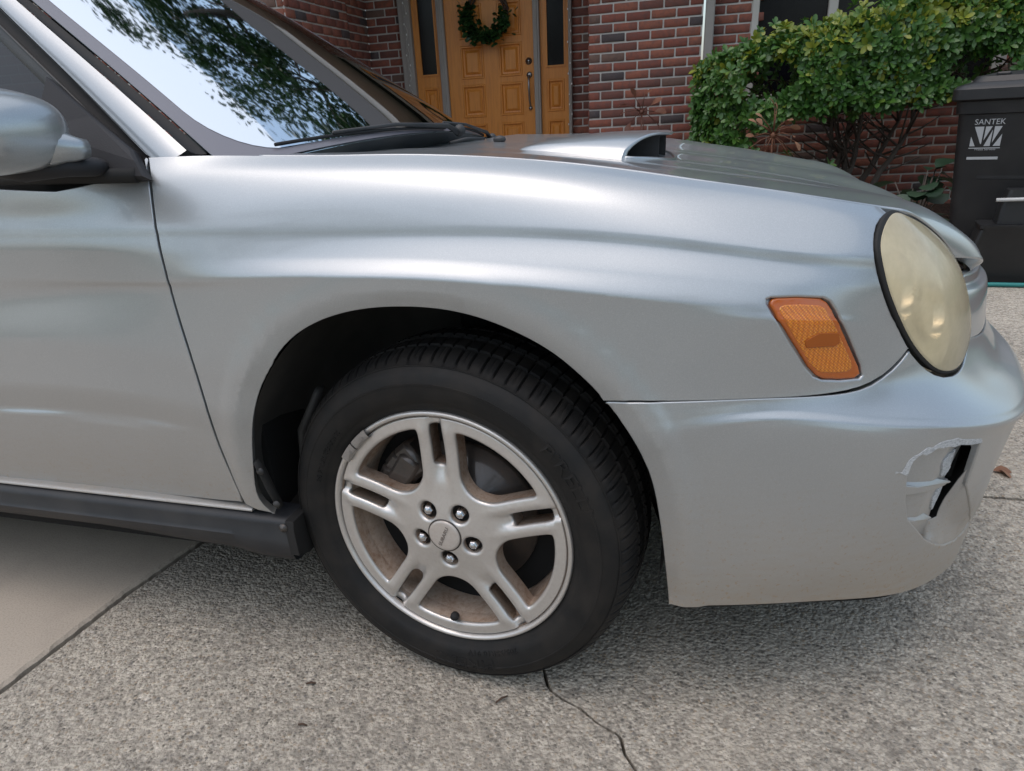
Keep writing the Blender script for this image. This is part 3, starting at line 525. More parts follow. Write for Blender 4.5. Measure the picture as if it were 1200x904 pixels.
# ---------------------------------------------------------------- brake duct in the bumper corner
dc = np.array(duct); du0, du1 = dc[:, 0].min(), dc[:, 0].max()
def duct_floor(u, v):
    X = side(u, v); N, _, _ = snormals(side, np.stack([np.atleast_1d(u), np.atleast_1d(v)], 1), (1e-3, .02))
    k = np.clip((np.atleast_1d(u) - du0)/(du1 - du0), 0, 1); return X - N*(.010 + .010*k**1.3)[:, None]
slot = np.array(DATA['slot']); SCv = np.array([1., .055]); slm = slot*SCv; bdm = resample(dc, SCv, .003)*SCv
zlow = side(dc[:, 0], dc[:, 1])[:, 2].min(); tipA, tipB = slm[0], slm[len(slm)//2]
def duct_floor(u, v):
    "floor of the duct: cells on the rear side of the slot, a dished lip on the front side that rises to the bumper skin"
    u = np.atleast_1d(u); v = np.atleast_1d(v); X = side(u, v); N, _, _ = snormals(side, np.stack([u, v], 1), (1e-3, .02)); P_ = np.stack([u, v], 1)*SCv
    t = np.clip(((P_ - tipA) @ (tipB - tipA))/((tipB - tipA) @ (tipB - tipA)), 0, 1.6); q_ = tipA + t[:, None]*(tipB - tipA); dv_ = P_ - q_; ax_ = tipB - tipA
    sd = (dv_[:, 0]*(-ax_[1]) + dv_[:, 1]*ax_[0])/np.linalg.norm(ax_); s_ = np.hypot(dv_[:, 0], dv_[:, 1])
    db = np.array([np.sqrt(((p - bdm)**2).sum(1).min()) for p in P_]); out = ~inside(np.stack([u, v], 1), dc); db = np.where(out, 0, db)
    left = .022 - .012*np.clip(s_/.055, 0, 1); right = .0012 + .018*np.clip(db/(db + s_ + 1e-5)*1.15, 0, 1)**.9 + .005*np.clip((X[:, 2] - zlow)/.10, 0, 1)*np.clip(db/.014, 0, 1)
    w_ = sstep(-.004, .004, sd*FRONT); return X - N*(left*(1 - w_) + right*w_)[:, None]
FRONT = 1.
cx_ = slm.mean(0) + [.02, 0]; ax_ = tipB - tipA
if (cx_ - tipA)[0]*(-ax_[1]) + (cx_ - tipA)[1]*ax_[0] < 0: FRONT = -1.
ctr = dc.mean(0); fl = ctr + (dc - ctr)*1.05
panel('duct_floor', duct_floor, fl[:-1], [slot[:-1]], SC, .006, M['paint'], car, .001, .004, 0, .0012, .03, hole_mat=M['void'])
for k in ('fin1', 'fin2', 'fin3'):
    p = np.array(DATA[k]); c = p.mean(0)
    def fin_s(u, v):
        X = side(u, v); N, _, _ = snormals(side, np.stack([np.atleast_1d(u), np.atleast_1d(v)], 1), (1e-3, .02)); kk = np.clip((np.atleast_1d(u) - p[:, 0].min())/(np.ptp(p[:, 0])), 0, 1)
        tip = np.clip((np.atleast_1d(v) - p[:, 1].min())/np.ptp(p[:, 1]), 0, 1); return X - N*(.0005 + .007*kk + .019*tip)[:, None]
    panel('duct_fin', fin_s, p, [], SC, .005, M['paint'], car, .0016, .014)
for k in ('rib1', 'rib2'):
    p = np.array(DATA[k])
    def rib_s(u, v):
        u = np.atleast_1d(u); v = np.atleast_1d(v); X = side(u, v); N, _, _ = snormals(side, np.stack([u, v], 1), (1e-3, .02)); kk = np.clip((u - p[:, 0].min())/np.ptp(p[:, 0]), 0, 1); return X - N*(.0009 + .014*kk**1.2)[:, None]
    panel('duct_rib', rib_s, p, [], SC, .005, M['paint'], car, .0016, .012)
dd = duct_floor(dc[:, 0], dc[:, 1]); nn_, _, _ = snormals(side, dc, (1e-3, .02)); dd = dd - nn_*.022; back = dd - nn_*.045
mesh_obj('duct_cavity', np.concatenate([dd - nn_*.002, back]), [(i, (i+1) % len(dc), len(dc) + (i+1) % len(dc), len(dc)+i) for i in range(len(dc))] + [tuple(range(len(dc), 2*len(dc)))], M['void'], car, False)
def scr(u, v):
    X = side(u, v); N, _, _ = snormals(side, np.stack([np.atleast_1d(u), np.atleast_1d(v)], 1), (1e-3, .02)); return X + N*.0007
sp_ = [(u + rng.uniform(-.0015, .0015), v + rng.uniform(-.03, .03)) for u, v in DATA['scrape']]
panel('paint_scrape', scr, sp_, [], SC, .006, M['primer'], car, .0004, .0008)
for k in ('scr2', 'scr3'):
    def sf(u, v):
        X = duct_floor(u, v); N, _, _ = snormals(duct_floor, np.stack([np.atleast_1d(u), np.atleast_1d(v)], 1), (1e-3, .02)); return X + N*.0022
    panel('paint_scrape', sf, [(u + rng.uniform(-.0012, .0012), v + rng.uniform(-.02, .02)) for u, v in DATA[k]], [], SC, .006, M['primer'], car, .0006, .0026)
# ---------------------------------------------------------------- side marker
mk = np.array(DATA['marker']); rc = np.array(DATA['recess'])
def offs(d):
    def f(u, v):
        X = side(u, v); N, _, _ = snormals(side, np.stack([np.atleast_1d(u), np.atleast_1d(v)], 1), (1e-3, .02)); return X + N*d
    return f
mc = mk.mean(0)
sm = panel('side_marker', offs(-.002), mk, [], SC, .008, M['amber_edge'], car, .004, .01, .002)
panel('lens', offs(-.0012), A('mlens'), [], SC, .006, M['amber'], sm, .002, .004)
q = A('refl')
panel('reflector', offs(.0003), q, [], SC, .006, M['amber_dark'], sm, .0008, .001)
panel('marker_pocket', offs(-.010), rc, [], SC, .01, M['paint'], car, .001, .002)
# ---------------------------------------------------------------- headlight
hl = np.array(DATA['headlight']); hc = hl.mean(0); u_, s_, vt = np.linalg.svd(hl - hc); n_ = vt[2]
if n_ @ (CAMP - hc) < 0: n_ = -n_
e1, e2 = vt[0], np.cross(n_, vt[0]); L2 = np.stack([(hl - hc) @ e1, (hl - hc) @ e2], 1); hres = (hl - hc) @ n_
# closed smooth outline in the lamp plane
tt = np.arange(len(hl) + 6); cyc = np.concatenate([L2[-3:], L2, L2[:3]]); cyr = np.concatenate([hres[-3:], hres, hres[:3]])
so = Spl(tt, np.concatenate([cyc, cyr[:, None]], 1)); ol = so(np.linspace(3, 3 + len(hl), 90)[:-1]); o2, orr = ol[:, :2], ol[:, 2]
ang = np.arctan2(o2[:, 1], o2[:, 0]); rad = np.hypot(o2[:, 0], o2[:, 1]); od = np.argsort(ang); ang, rad, orr_ = ang[od], rad[od], orr[od]
def lampS(shrink, dome, push):
    def f(a, b):
        a = np.atleast_1d(a); b = np.atleast_1d(b); w = np.arctan2(b, a); r = np.hypot(a, b)
        ro = np.interp(w, ang, rad, period=2*math.pi); h = np.interp(w, ang, orr_, period=2*math.pi); k = np.clip(r/ro, 0, 1.2)
        z = h*k*k + dome*(1 - k*k) + push
        return hc + a[:, None]*e1 + b[:, None]*e2 + z[:, None]*n_
    return f
lamp = panel('headlight', lampS(1, .030, .004), o2*.962, [], (1, 1), .010, M['lens'], car, .004, .012)
panel('seal', lampS(1, .030, .0035), o2*.998, [o2*.958], (1, 1), .008, M['rubber'], lamp, .0025, .02)
panel('bezel', lampS(1, -.005, -.022), o2*.95, [], (1, 1), .012, M['lamp_bezel'], lamp, .002, .004)
bb = MB()
for (a, b, r0) in ((.055, .005, .047), (-.062, -.004, .05)):
    cc = hc + a*e1 + b*e2
    Q = Matrix((( *e1, ), ( *(-n_), ), ( *e2, ))).transposed().to_4x4(); Q.translation = Vector(cc)
    bb.lathe([(r0, .012), (r0*.97, .018), (r0*.8, .035), (r0*.45, .05), (.012, .056)], 32, Q)
bb.build('reflector_bowl', M['reflector'], lamp, True)
for k in range(6):
    b = MB(); p0 = hc + (-.012 + .0085*(k - 2.5))*e1*(1 if abs(e1[2]) > .5 else 1) ; ed_ = e2 if abs(e2[2]) < abs(e1[2]) else e1; ev_ = e1 if ed_ is e2 else e2
    sg_ = -1 if (ed_ @ np.array([1, 0, 0])) > 0 else 1; p0 = hc + ev_*(.0075*(k - 2.5)) + ed_*sg_*.045 + n_*.004; b.tube([p0 - ed_*.012, p0 + ed_*.012], .0026, 6); b.build('lamp_rib', M['reflector'], lamp, True)
# ---------------------------------------------------------------- hood
j0 = [(-.27, .062, .903), (-.15, .072, .900), (0, .0825, .8935), (.2, .0935, .8735), (.361, .1045, .8465), (.472, .1175, .8265), (.585, .152, .803)]
inner = [hl[16], hl[15], hl[14], hl[13]]
j0 += [tuple(p + n_*.0 + np.array([.004, .004, .006])) for p in inner]
j0 = np.array(j0); j0[:7] = side(np.array([-.27, -.15, 0, .2, .37, .52, .668]), np.full(7, 13.)) + [0, .0035, .0005]
j2 = np.array([(-.33, .5, .882), (-.17, .5, .878), (0, .5, .868), (.2, .5, .847), (.38, .5, .820), (.5, .5, .800), (.61, .5, .779), (.70, .5, .757), (.765, .5, .722), (.812, .5, .684), (.832, .5, .648)])
j4 = np.array([(-.36, .835, .868), (-.19, .835, .864), (0, .835, .853), (.2, .835, .830), (.4, .835, .800), (.55, .835, .772), (.67, .835, .743), (.775, .835, .710), (.85, .835, .668), (.905, .835, .625), (.925, .835, .590)])
j1 = (j0 + j2)/2; j1[:, 2] += [.0, .001, .002, .003, .004, .005, .006, .006, .006, .004, .004]; j1[:, 0] += [0, 0, 0, 0, 0, 0, .004, .008, .012, .018, .024]
j3 = (j2 + j4)/2; j3[:, 2] += .002; j3[:, 0] += [0, 0, 0, 0, 0, 0, .004, .008, .012, .014, .014]
half = [j0, j1, j2, j3, j4]
far = []
for j, sl in ((j3, .045), (j2, .05), (j1, .05), (j0, .05)):
    k = j.copy(); dy = HY - k[:, 1]; k[:, 1] = HY + dy; k[:, 2] -= 2*dy*sl*.6; far.append(k)
HN = np.array(half + far)                            # columns x rows x 3
_h1 = Spl(np.arange(9), HN)
_h2m = nat_m2(np.arange(11))
def hoodS(s, t):
    s = np.atleast_1d(np.asarray(s, float)); t = np.atleast_1d(np.asarray(t, float))
    C = _h1(s); Mm = np.einsum('kj,njc->nkc', _h2m, C); tc = np.clip(t, 0, 10); i = np.clip(tc.astype(int), 0, 9); n = np.arange(len(s)); b = (tc - i)[:, None]; a = 1 - b
    return a*C[n, i] + b*C[n, i+1] + ((a**3-a)*Mm[n, i] + (b**3-b)*Mm[n, i+1])/6
ho = [(0, t) for t in np.linspace(0, 10, 60)] + [(s, 10) for s in np.linspace(.1, 8, 60)] + [(8, t) for t in np.linspace(9.8, 0, 40)] + [(s, 0) for s in np.linspace(7.9, .1, 60)]
hood = panel('hood', hoodS, ho, [], (.19, .11), .014, M['paint'], car, .003, .022, .0012, flip=True)
# near-black strip added under the hood edge, its colour stands for shade in the shut line
mesh_obj('hood_gap_shade', np.concatenate([j0[:7] + [0, -.008, -.014], j0[:7] + [0, .03, -.016]]), [(i, i+1, 7+i+1, 7+i) for i in range(6)], M['void'], car)
def hood_z(x, y):
    s = np.interp(y, HN[:, 4, 1], np.arange(9)); t = 5.
    for _ in range(30):
        p = hoodS(s, t)[0]; t += np.clip((x - p[0])/.11, -1, 1)*.7; s += np.clip((y - p[1])/.19, -1, 1)*.7; t = min(max(t, 0), 10); s = min(max(s, 0), 8)
    return hoodS(s, t)[0][2]
# scoop
def scoop_sec(x, k):
    f = (.282 - x)/.29; f = min(max(f, 0), 1)
    w = .262 - .035*f; h = .055*(1 - f)**.55; out = []
    for i in range(k):
        s = -1 + 2*i/(k-1); y = HY + w*s*1.0
        prof = (1 - abs(s)**4.5)**.55
        out.append((x, y, hood_z(x - .012*(1-abs(s))*0, y) + h*prof - .004*(abs(s) > .999)))
    return out
xs = [.282 - .29*(i/16)**1.0 for i in range(17)]; KS = 41
SX = np.array([scoop_sec(x, KS) for x in xs])
for i in range(17): SX[i, :, 0] += -.078*(np.abs(np.linspace(-1, 1, KS))**2.2)*(1 - i/16); SX[i, :, 0] -= (.014 if i == 0 else 0)*(1 - np.abs(np.linspace(-1, 1, KS)))**.5*0
scoop = grid_obj('hood_scoop', SX, M['paint'], hood, flip=True)
rim = SX[0]; c0 = rim.mean(0); c0[2] = rim[:, 2].min() + .014
inn = []
for f_, dx in ((1.0, 0), (.985, .006), (.955, .0075), (.925, .004), (.90, -.01), (.86, -.06), (.80, -.14)):
    r_ = c0 + (rim - c0)*[1, f_, 1] ; top = rim[:, 2].min() + .004; r_[:, 2] = top + (rim[:, 2] - top)*(1 - (1 - f_)*1.15); r_[:, 0] = rim[:, 0] + dx; inn.append(r_)
inn = np.array(inn); grid_obj('scoop_lip', inn[:4], M['paint'], hood)
b = MB(); b.tube([(p[0] + .012, p[1], hood_z(p[0] + .012, p[1]) - .0005) for p in rim[::2]], .0048, 8); b.build('scoop_lip', M['paint'], hood, True)
MBv = MB(); n7 = KS
V = inn[3:].reshape(-1, 3); F = [(i*KS+j, i*KS+j+1, (i+1)*KS+j+1, (i+1)*KS+j) for i in range(3) for j in range(KS-1)] + [tuple(3*KS + j for j in range(KS))]
mesh_obj('scoop_duct', V, F, M['void'], hood)
fb = inn[3]; lowz = fb[:, 2].min()
mesh_obj('scoop_floor', [(fb[0][0]+.004, fb[0][1], lowz+.001), (fb[-1][0]+.004, fb[-1][1], lowz+.001), (fb[-1][0]-.15, fb[-1][1], lowz+.008), (fb[0][0]-.15, fb[0][1], lowz+.008)], [(0, 1, 2, 3)], M['trim'], hood)
for yy in (-.085, .085):
    b = MB(); j = int((yy/.262+1)/2*(KS-1)); b.box((-.12, -.003, 0), (-.012, .003, max(.02, fb[j][2]-lowz-.002)), T3(fb[j][0], HY + yy, lowz)); b.build('scoop_vane', M['trim'], hood)
b = MB(); z = hood_z(-.17, 1.04); b.ball((-.17, 1.04, z + .006), (.018, .014, .010)); b.box((-.175, 1.035, z - .004), (-.165, 1.045, z + .004)); b.build('washer_nozzle', M['trim'], hood, True)
b = MB(); b.tube([(-.20, 1.00, z + .012), (-.23, .95, z + .016), (-.26, .90, z + .010)], .004, 6); b.build('washer_nozzle', M['trim'], hood, True)
# ---------------------------------------------------------------- pillars, glass, roof
def strip(name, Ac, Bc, bulge, mat_, parent, m=7, n=40, th=.0):
    Ac, Bc = [Spl(np.linspace(0, 1, len(c)), np.array(c, float))(np.linspace(0, 1, n)) for c in (Ac, Bc)]
    X = []
    for k in range(m):
        w = k/(m-1); p = Ac*(1-w) + Bc*w; tdir = np.gradient((Ac+Bc)/2, axis=0); nn = np.cross(Bc - Ac, tdir); nn /= np.linalg.norm(nn, axis=1)[:, None]
        X.append(p + nn*bulge*4*w*(1-w))
    X = np.array(X); return grid_obj(name, X, mat_, parent)
def mir(c, tilt=.03): return [(x, 2*HY - y, z - tilt*(2*HY - 2*y)) for x, y, z in c]
L1 = [(-.440, .026, .916), (-.60, .085, 1.033), (-.766, .150, 1.146), (-.93, .210, 1.255), (-1.10, .255, 1.345)]
L2 = [(-.422, .098, .916), (-.60, .158, 1.035), (-.801, .222, 1.168), (-.96, .275, 1.275), (-1.13, .33, 1.375)]
L3 = [(-.400, .118, .908), (-.585, .178, 1.033), (-.790, .240, 1.168), (-.95, .292, 1.275), (-1.12, .345, 1.372)]
L0 = [(-.456, .030, .902), (-.62, .088, 1.018), (-.785, .152, 1.128), (-.945, .208, 1.235), (-1.11, .250, 1.325)]
Lm = [(-.475, .034, .902), (-.64, .092, 1.005), (-.805, .155, 1.112), (-.965, .208, 1.218), (-1.125, .250, 1.308)]
strip('windshield_pillar', L1, L2, -.014, M['paint'], car, 9)
strip('windshield_seal', [(a+.001, b, c+.001) for a, b, c in L2], L3, -.004, M['rubber'], car, 5)
strip('door_frame', L0, [(a, b+.006, c-.003) for a, b, c in L1], -.004, M['rubber'], car, 5)
strip('door_frame', Lm, [(a-.001, b-.001, c) for a, b, c in L0], .003, M['trim'], car, 5)
b = MB(); b.tube([(a+.002, y-.004, z+.002) for a, y, z in L0], .0022, 6); b.build('window_strip', M['trim'], car, True)
strip('windshield_pillar', mir(L1), mir(L2), .014, M['interior'], car, 9)
strip('door_frame', mir(Lm), mir(L1), .004, M['interior'], car, 5)
NE_ = Spl(np.linspace(0, 1, 5), np.array(L3)); FE_ = Spl(np.linspace(0, 1, 5), np.array(mir(L3)))
def wsS(off=0., drop=0.):
    def f(a, b):
        a = np.atleast_1d(a); b = np.atleast_1d(b); bb_ = b*(1 + drop) - drop; p, q = NE_(np.clip(bb_, 0, 1)), FE_(np.clip(bb_, 0, 1))
        lo = np.clip(bb_, -9, 0)[:, None]; sl = np.array([-.70, .22, .47])
        p = p + lo*sl; q = q + lo*sl*[1, -1, 1]
        k = (4*a*(1-a))**.9; X = p*(1-a)[:, None] + q*a[:, None]; amp = .115 - .05*bb_
        return X + (amp*k)[:, None]*np.array([.72, 0, .35]) - off*np.array([.54, 0, .84])
    return f
sq = lambda a0, a1, b0, b1: [(a0, b0), (a1, b0), (a1, b1), (a0, b1)]
ws = panel('windshield', wsS(0, .0), sq(.002, .998, -.06, .985), [], (1.4, .8), .03, M['glass'], car, .001, .004, flip=True)
def rsq(a0, a1, b0, b1, ra, rb, n=8):
    P_ = []
    for cx, cy, s in ((a1-ra, b0+rb, -90), (a1-ra, b1-rb, 0), (a0+ra, b1-rb, 90), (a0+ra, b0+rb, 180)):
        P_ += [(cx + ra*math.cos(R(s + 90*i/n)), cy + rb*math.sin(R(s + 90*i/n))) for i in range(n+1)]
    return P_
panel('glass_border', wsS(-.0012), sq(.002, .998, -.055, .985), [rsq(.026, .974, -.035, .93, .085, .16)], (1.4, .8), .02, M['frit'], ws, .0005, .001, flip=True)
# cowl and wipers
hr = hoodS(np.linspace(0, 8, 41), np.zeros(41)); wl_ = wsS()(np.linspace(.0, 1, 41), np.full(41, -.05))
cow = np.array([hr + [.01, 0, -.022], hr*.5 + wl_*.5 + [0, 0, -.02], wl_ + [0, 0, -.003]]); grid_obj('cowl_panel', cow, M['trim'], car, flip=True)
def wp_(a, b, up): p = wsS()(a, b)[0]; return (p[0] + up*.5, p[1], p[2] + up*.85)
for a0, a1, b0, b1 in ((.60, .12, -.075, -.03), (.93, .50, -.075, -.03)):
    w = MB(); w.tube([wp_(a0, b0, .006), wp_(a0 - .05, b0 + .015, .018), wp_(a0*.5 + a1*.5, (b0+b1)/2 + .015, .016), wp_(a1 + .08, b1, .012)], [.008, .006, .004, .0035], 8)
    arm = w.build('wiper', M['trim'], car, True)
    w = MB(); w.tube([wp_(a0 - .04 + (a1 - .03 - a0 + .04)*i/12, b0 + .025 + (b1 - b0 - .02)*i/12, .006) for i in range(13)], .0035, 6); w.build('blade', M['rubber'], arm, True)
    w = MB(); w.ball(wp_(a0, b0, .012), .016); w.build('pivot_cap', M['trim'], arm, True)
# roof, rails
def roofS(a, t):
    p, q = np.array(L2[-1]), np.array(mir(L2)[-1]); a = np.atleast_1d(a); t = np.atleast_1d(t)
    X = p*(1-a)[:, None] + q*a[:, None]; X[:, 0] += -1.9*t + .065*(4*a*(1-a))**.9*(1-t); X[:, 2] += .05*(4*a*(1-a))**.6 + .06*np.sin(t*2.6) - .02*t; return X
aa, tt = np.meshgrid(np.linspace(-.03, 1.03, 40), np.linspace(0, 1, 20), indexing='ij'); X = roofS(np.clip(aa.ravel(), 0, 1), tt.ravel()).reshape(40, 20, 3)
X[0] += [0, -.07, -.035]; X[-1] += [0, .07, -.035]
grid_obj('roof', X, M['paint'], car, flip=True)
X2 = roofS(np.clip(aa.ravel(), .02, .98), tt.ravel()).reshape(40, 20, 3) - [0, 0, .045]; grid_obj('headliner', X2, M['headliner'], car)
b = MB(); hd = roofS(np.linspace(.02, .98, 15), np.zeros(15)); b.tube([tuple(p + [-.03, 0, -.03]) for p in hd], .028, 8); b.build('windshield_header', M['interior'], car, True)
for y in (.42, 1.02):
    b = MB(); b.box((-.0, 0, -.008), (.16, .36, .008), T3(-1.14, y, 1.345) @ Matrix.Rotation(R(28), 4, 'Y'), .006); b.build('sun_visor', M['headliner'], car, True)
b = MB(); b.box((-.012, -.11, -.03), (.012, .11, .03), T3(-1.0, HY, 1.30) @ Matrix.Rotation(R(-12), 4, 'Y'), .008); b.tube([(-1.0, HY, 1.32), (-1.03, HY, 1.38)], .008); b.build('interior_mirror', M['interior'], car, True)
# side glass of the near door, belt strip, pillar behind, rear body out of the frame
strip('side_window', [(-.45, .032, .895), (-.9, .034, .897), (-1.42, .036, .900)], [(-.455, .036, .903), (-.95, .215, 1.23), (-1.42, .262, 1.35)], 0, M['side_glass'], car, 5)
b = MB(); b.tube([(-.44, -.004, .889), (-.7, -.001, .893), (-1.0, -.0, .897), (-1.42, .0, .900)], .011, 8); b.build('belt_strip', M['rubber'], car, True)
def vside(u0, u1, v0, v1, mir_=False, nu=60, nv=30, dz=0):
    uu, vv = np.meshgrid(np.linspace(u0, u1, nu), np.linspace(v0, v1, nv), indexing='ij'); X = side(uu.ravel(), vv.ravel()).reshape(nu, nv, 3)
    if mir_: X = mirror(X)
    return X
grid_obj('rear_quarter', vside(-3.25, -1.425, -.4, 13), M['paint'], car)
grid_obj('rear_quarter', vside(-3.25, -1.42, -.4, 12.6, True), M['paint'], car, flip=True)
grid_obj('door_lower', vside(-1.42, -.33, -.4, 5, True), M['paint'], car, flip=True)
X = np.array([side(-3.25, np.linspace(-.4, 13, 20)), mirror(side(-3.25, np.linspace(-.4, 13, 20)))]); grid_obj('tail_panel', X, M['paint'], car, flip=True)
strip('rear_pillar', [(-2.5, .06, .9), (-2.8, .1, .93), (-3.2, .14, .95)], [(-2.6, .26, 1.4), (-2.95, .28, 1.36), (-3.22, .2, 1.0)], 0, M['paint'], car, 5)
strip('centre_pillar', [(-1.42, .03, .9), (-1.44, .14, 1.15), (-1.46, .26, 1.38)], [(-1.52, .03, .9), (-1.54, .14, 1.15), (-1.56, .26, 1.38)], 0, M['trim'], car, 5)
strip('centre_pillar', mir([(-1.42, .03, .9), (-1.44, .14, 1.15), (-1.46, .26, 1.38)]), mir([(-1.54, .03, .9), (-1.56, .14, 1.15), (-1.58, .26, 1.38)]), 0, M['interior'], car, 5)
strip('side_window', [(-1.53, .032, .895), (-2.0, .034, .897), (-2.55, .05, .900)], [(-1.55, .262, 1.36), (-2.0, .262, 1.38), (-2.55, .262, 1.38)], 0, M['side_glass'], car, 3)
strip('rear_window', [(-3.2, .15, .95), (-3.24, .835, .96), (-3.2, 1.52, .91)], [(-2.75, .30, 1.38), (-2.8, .835, 1.42), (-2.75, 1.37, 1.34)], 0, M['side_glass'], car, 3)
# interior
dsh = []
for y in np.linspace(.12, 1.54, 24):
    a = (y - .12)/1.42; p = wsS(.01)(np.array([a]), np.array([.03]))[0]; dz = -.006*(1-a)
    hump = .035*math.exp(-((y-1.2)/.17)**2)
    dsh.append([(p[0] - .02, y, p[2] - .010), (p[0] - .12, y, p[2] + .004 + hump*.6), (p[0] - .26, y, p[2] + .004 + hump), (p[0] - .36, y, p[2] - .035), (p[0] - .38, y, p[2] - .16), (p[0] - .28, y, p[2] - .45)])
grid_obj('dashboard', np.array(dsh), M['interior'], car)
b = MB(); Q = T3(-.86, 1.20, .90) @ Matrix.Rotation(R(24), 4, 'Y') @ Matrix.Rotation(R(90), 4, 'Z')
ring = [Q @ Vector((.185*math.cos(2*math.pi*i/28), 0, .185*math.sin(2*math.pi*i/28))) for i in range(29)]; b.tube(ring, .015, 8, False)
b.tube([Q @ Vector((-.18, 0, 0)), Q @ Vector((.18, 0, 0))], .016, 6); b.lathe([(.001, -.03), (.06, -.02), (.07, .02)], 16, Q); b.build('steering_wheel', M['interior'], car, True)
def seat(x, y):
    s = MB(); Q = T3(x, y, 0)
    s.box((-.25, -.24, .38), (.27, .24, .54), Q, .05); o = s.build('seat', M['seat'], car, True)
    k = MB(); k.box((-.07, -.24, 0), (.07, .24, .60), Q @ T3(-.25, 0, .50) @ Matrix.Rotation(R(-16), 4, 'Y'), .05); k.build('backrest', M['seat'], o, True)
    k = MB(); k.box((-.045, -.13, 0), (.045, .13, .17), Q @ T3(-.43, 0, 1.12) @ Matrix.Rotation(R(-10), 4, 'Y'), .035); k.build('headrest', M['seat'], o, True)
seat(-1.25, .45); seat(-1.25, 1.22)
b = MB(); b.box((-.1, .18, .45), (.1, 1.5, 1.02), T3(-2.25, 0, 0) @ Matrix.Rotation(R(-12), 4, 'Y') @ T3(0, 0, 0), .05); b.build('rear_seat', M['seat'], car, True)
b = MB(); b.box((-3.1, .14, .24), (-.35, 1.53, .30)); b.box((-.40, .06, .26), (-.36, 1.6, .84)); b.build('floor_pan', M['void'], car)
b = MB(); b.box((-3.0, .05, .19), (-.42, 1.62, .25)); b.box((-.42, .34, .21), (.80, 1.33, .27)); b.build('underbody', M['void'], car)
pb = side(np.linspace(.40, 1.572, 40), np.zeros(40)); pb2 = pb.copy(); pb2[:, 1] = np.maximum(pb2[:, 1]+.30, .40); pb2[:, 0] -= .05; pb2[:, 2] = .20
grid_obj('bumper_tray', np.array([pb + [0, .004, .004], pb2 + [-.05, 0, 0]]), M['void'], car)
# ---------------------------------------------------------------- mirror
cz, cy_, cx_ = .957, -.130, -.560
V = []; F = []; nu, nv = 36, 24
for j in range(nv+1):
    t = -math.pi/2 + math.pi*j/nv
    for i in range(nu):
        w = 2*math.pi*i/nu; sg = lambda c, p: math.copysign(abs(c)**p, c)
        ex, ey, ez = sg(math.cos(t), .55)*sg(math.cos(w), .75), sg(math.cos(t), .55)*sg(math.sin(w), .75), sg(math.sin(t), .85)
        x = cx_ + .085*ex; y = cy_ + .100*ey; z = cz + (.078 if ez > 0 else .052)*ez
        # falls towards the foot on the inner, front side
        k = sstep(-.10, .10, (x - cx_) + .5*(y - cy_)) ; z -= float(k)*.030*max(ez, 0)
        V.append((x, y, z))
for j in range(nv):
    for i in range(nu): F.append((j*nu+i, j*nu+(i+1) % nu, (j+1)*nu+(i+1) % nu, (j+1)*nu+i))
mi = mesh_obj('side_mirror', V, F, M['paint'], car)
b = MB(); b.tube([(-.530, -.11, .945), (-.500, -.085, .936), (-.484, -.060, .931), (-.478, -.046, .930)], [.034, .026, .0165, .0125], 14, True); b.build('mirror_neck', M['paint'], mi, True)
b = MB(); b.tube([(-.60, -.115, .910), (-.545, -.105, .906), (-.505, -.070, .909), (-.500, -.03, .905), (-.51, -.004, .903)], [.012, .022, .023, .022, .022], 12, True, .62); b.build('mirror_arm', M['mirror_base'], mi, True)
b = MB(); b.box((-.004, -.085, -.048), (0, .085, .045), T3(-.640, -.130, .957), .001); b.build('mirror_glass', M['chrome'], mi)
sl = [(-.630, .072, 1.034), (-.539, .046, .973), (-.456, .022, .921), (-.438, .006, .905), (-.421, -.004, .883), (-.538, -.004, .882), (-.645, -.004, .890), (-.640, .030, .96)]
so_ = [np.array(p) for p in sl]; cn = sum(so_)/len(so_); nr = np.array([.15, -.93, .33]); nr /= np.linalg.norm(nr)
ring0 = [p - nr*.012 for p in so_]; ring1 = [p + nr*.003 for p in so_]; ring2 = [p + (cn - p)*.05 + nr*.008 for p in so_]; n8 = len(so_)
V = ring0 + ring1 + ring2; F = [(r*n8+i, r*n8+(i+1) % n8, (r+1)*n8+(i+1) % n8, (r+1)*n8+i) for r in range(2) for i in range(n8)] + [tuple(range(2*n8, 3*n8))]
sp = mesh_obj('mirror_sail', V, F, M['mirror_base'], car, False)
for k in range(2):
    b = MB(); b.tube([(-.478, .004, .903 - .006*k), (-.452, .001, .9025 - .006*k)], .0013, 6); b.build('vent_rib', M['mirror_base'], sp, True)
# ---------------------------------------------------------------- sill and skirt
xs = np.linspace(-2.3, -.375, 60); b = MB()
def prism(xs, prof):                                  # prof(x) -> list of (y, z)
    V = []; F = []; m = None
    for x in xs:
        p = prof(x); m = len(p); V += [(x, y, z) for y, z in p]
    for i in range(len(xs)-1):
        for k in range(m): F.append((i*m+k, (i+1)*m+k, (i+1)*m+(k+1) % m, i*m+(k+1) % m))
    F += [tuple(range(m)), tuple((len(xs)-1)*m + k for k in range(m-1, -1, -1))]; return V, F
zt = lambda x: .3165 - .004*(x + .37)
b.add(*prism(xs, lambda x: [(.03, zt(x) + .001), (.006, zt(x) + .0003), (-.001, zt(x) - .002), (-.002, zt(x) - .0035), (-.002, zt(x) - .0055), (.03, zt(x) - .009)])); b.build('sill_strip', M['paint'], car, auto=R(50))
xs = np.concatenate([np.linspace(-2.3, -.45, 40), np.linspace(-.43, -.30, 14)])
def skp(x):
    e = float(sstep(-.40, -.31, x)); t = zt(x) - .0085 - .003*e; bt = .240 - .012*float(sstep(-.75, -.45, x)) - .016*float(sstep(-.45, -.33, x)); o = -.014 + .004*e
    return [(.05, t), (o + .014, t), (o + .004, t - .004), (o, t - .012), (o + .001, t - .034), (o - .004, t - .040), (o - .002, bt + .022), (o + .006, bt + .006), (o + .02, bt), (.06, bt)]
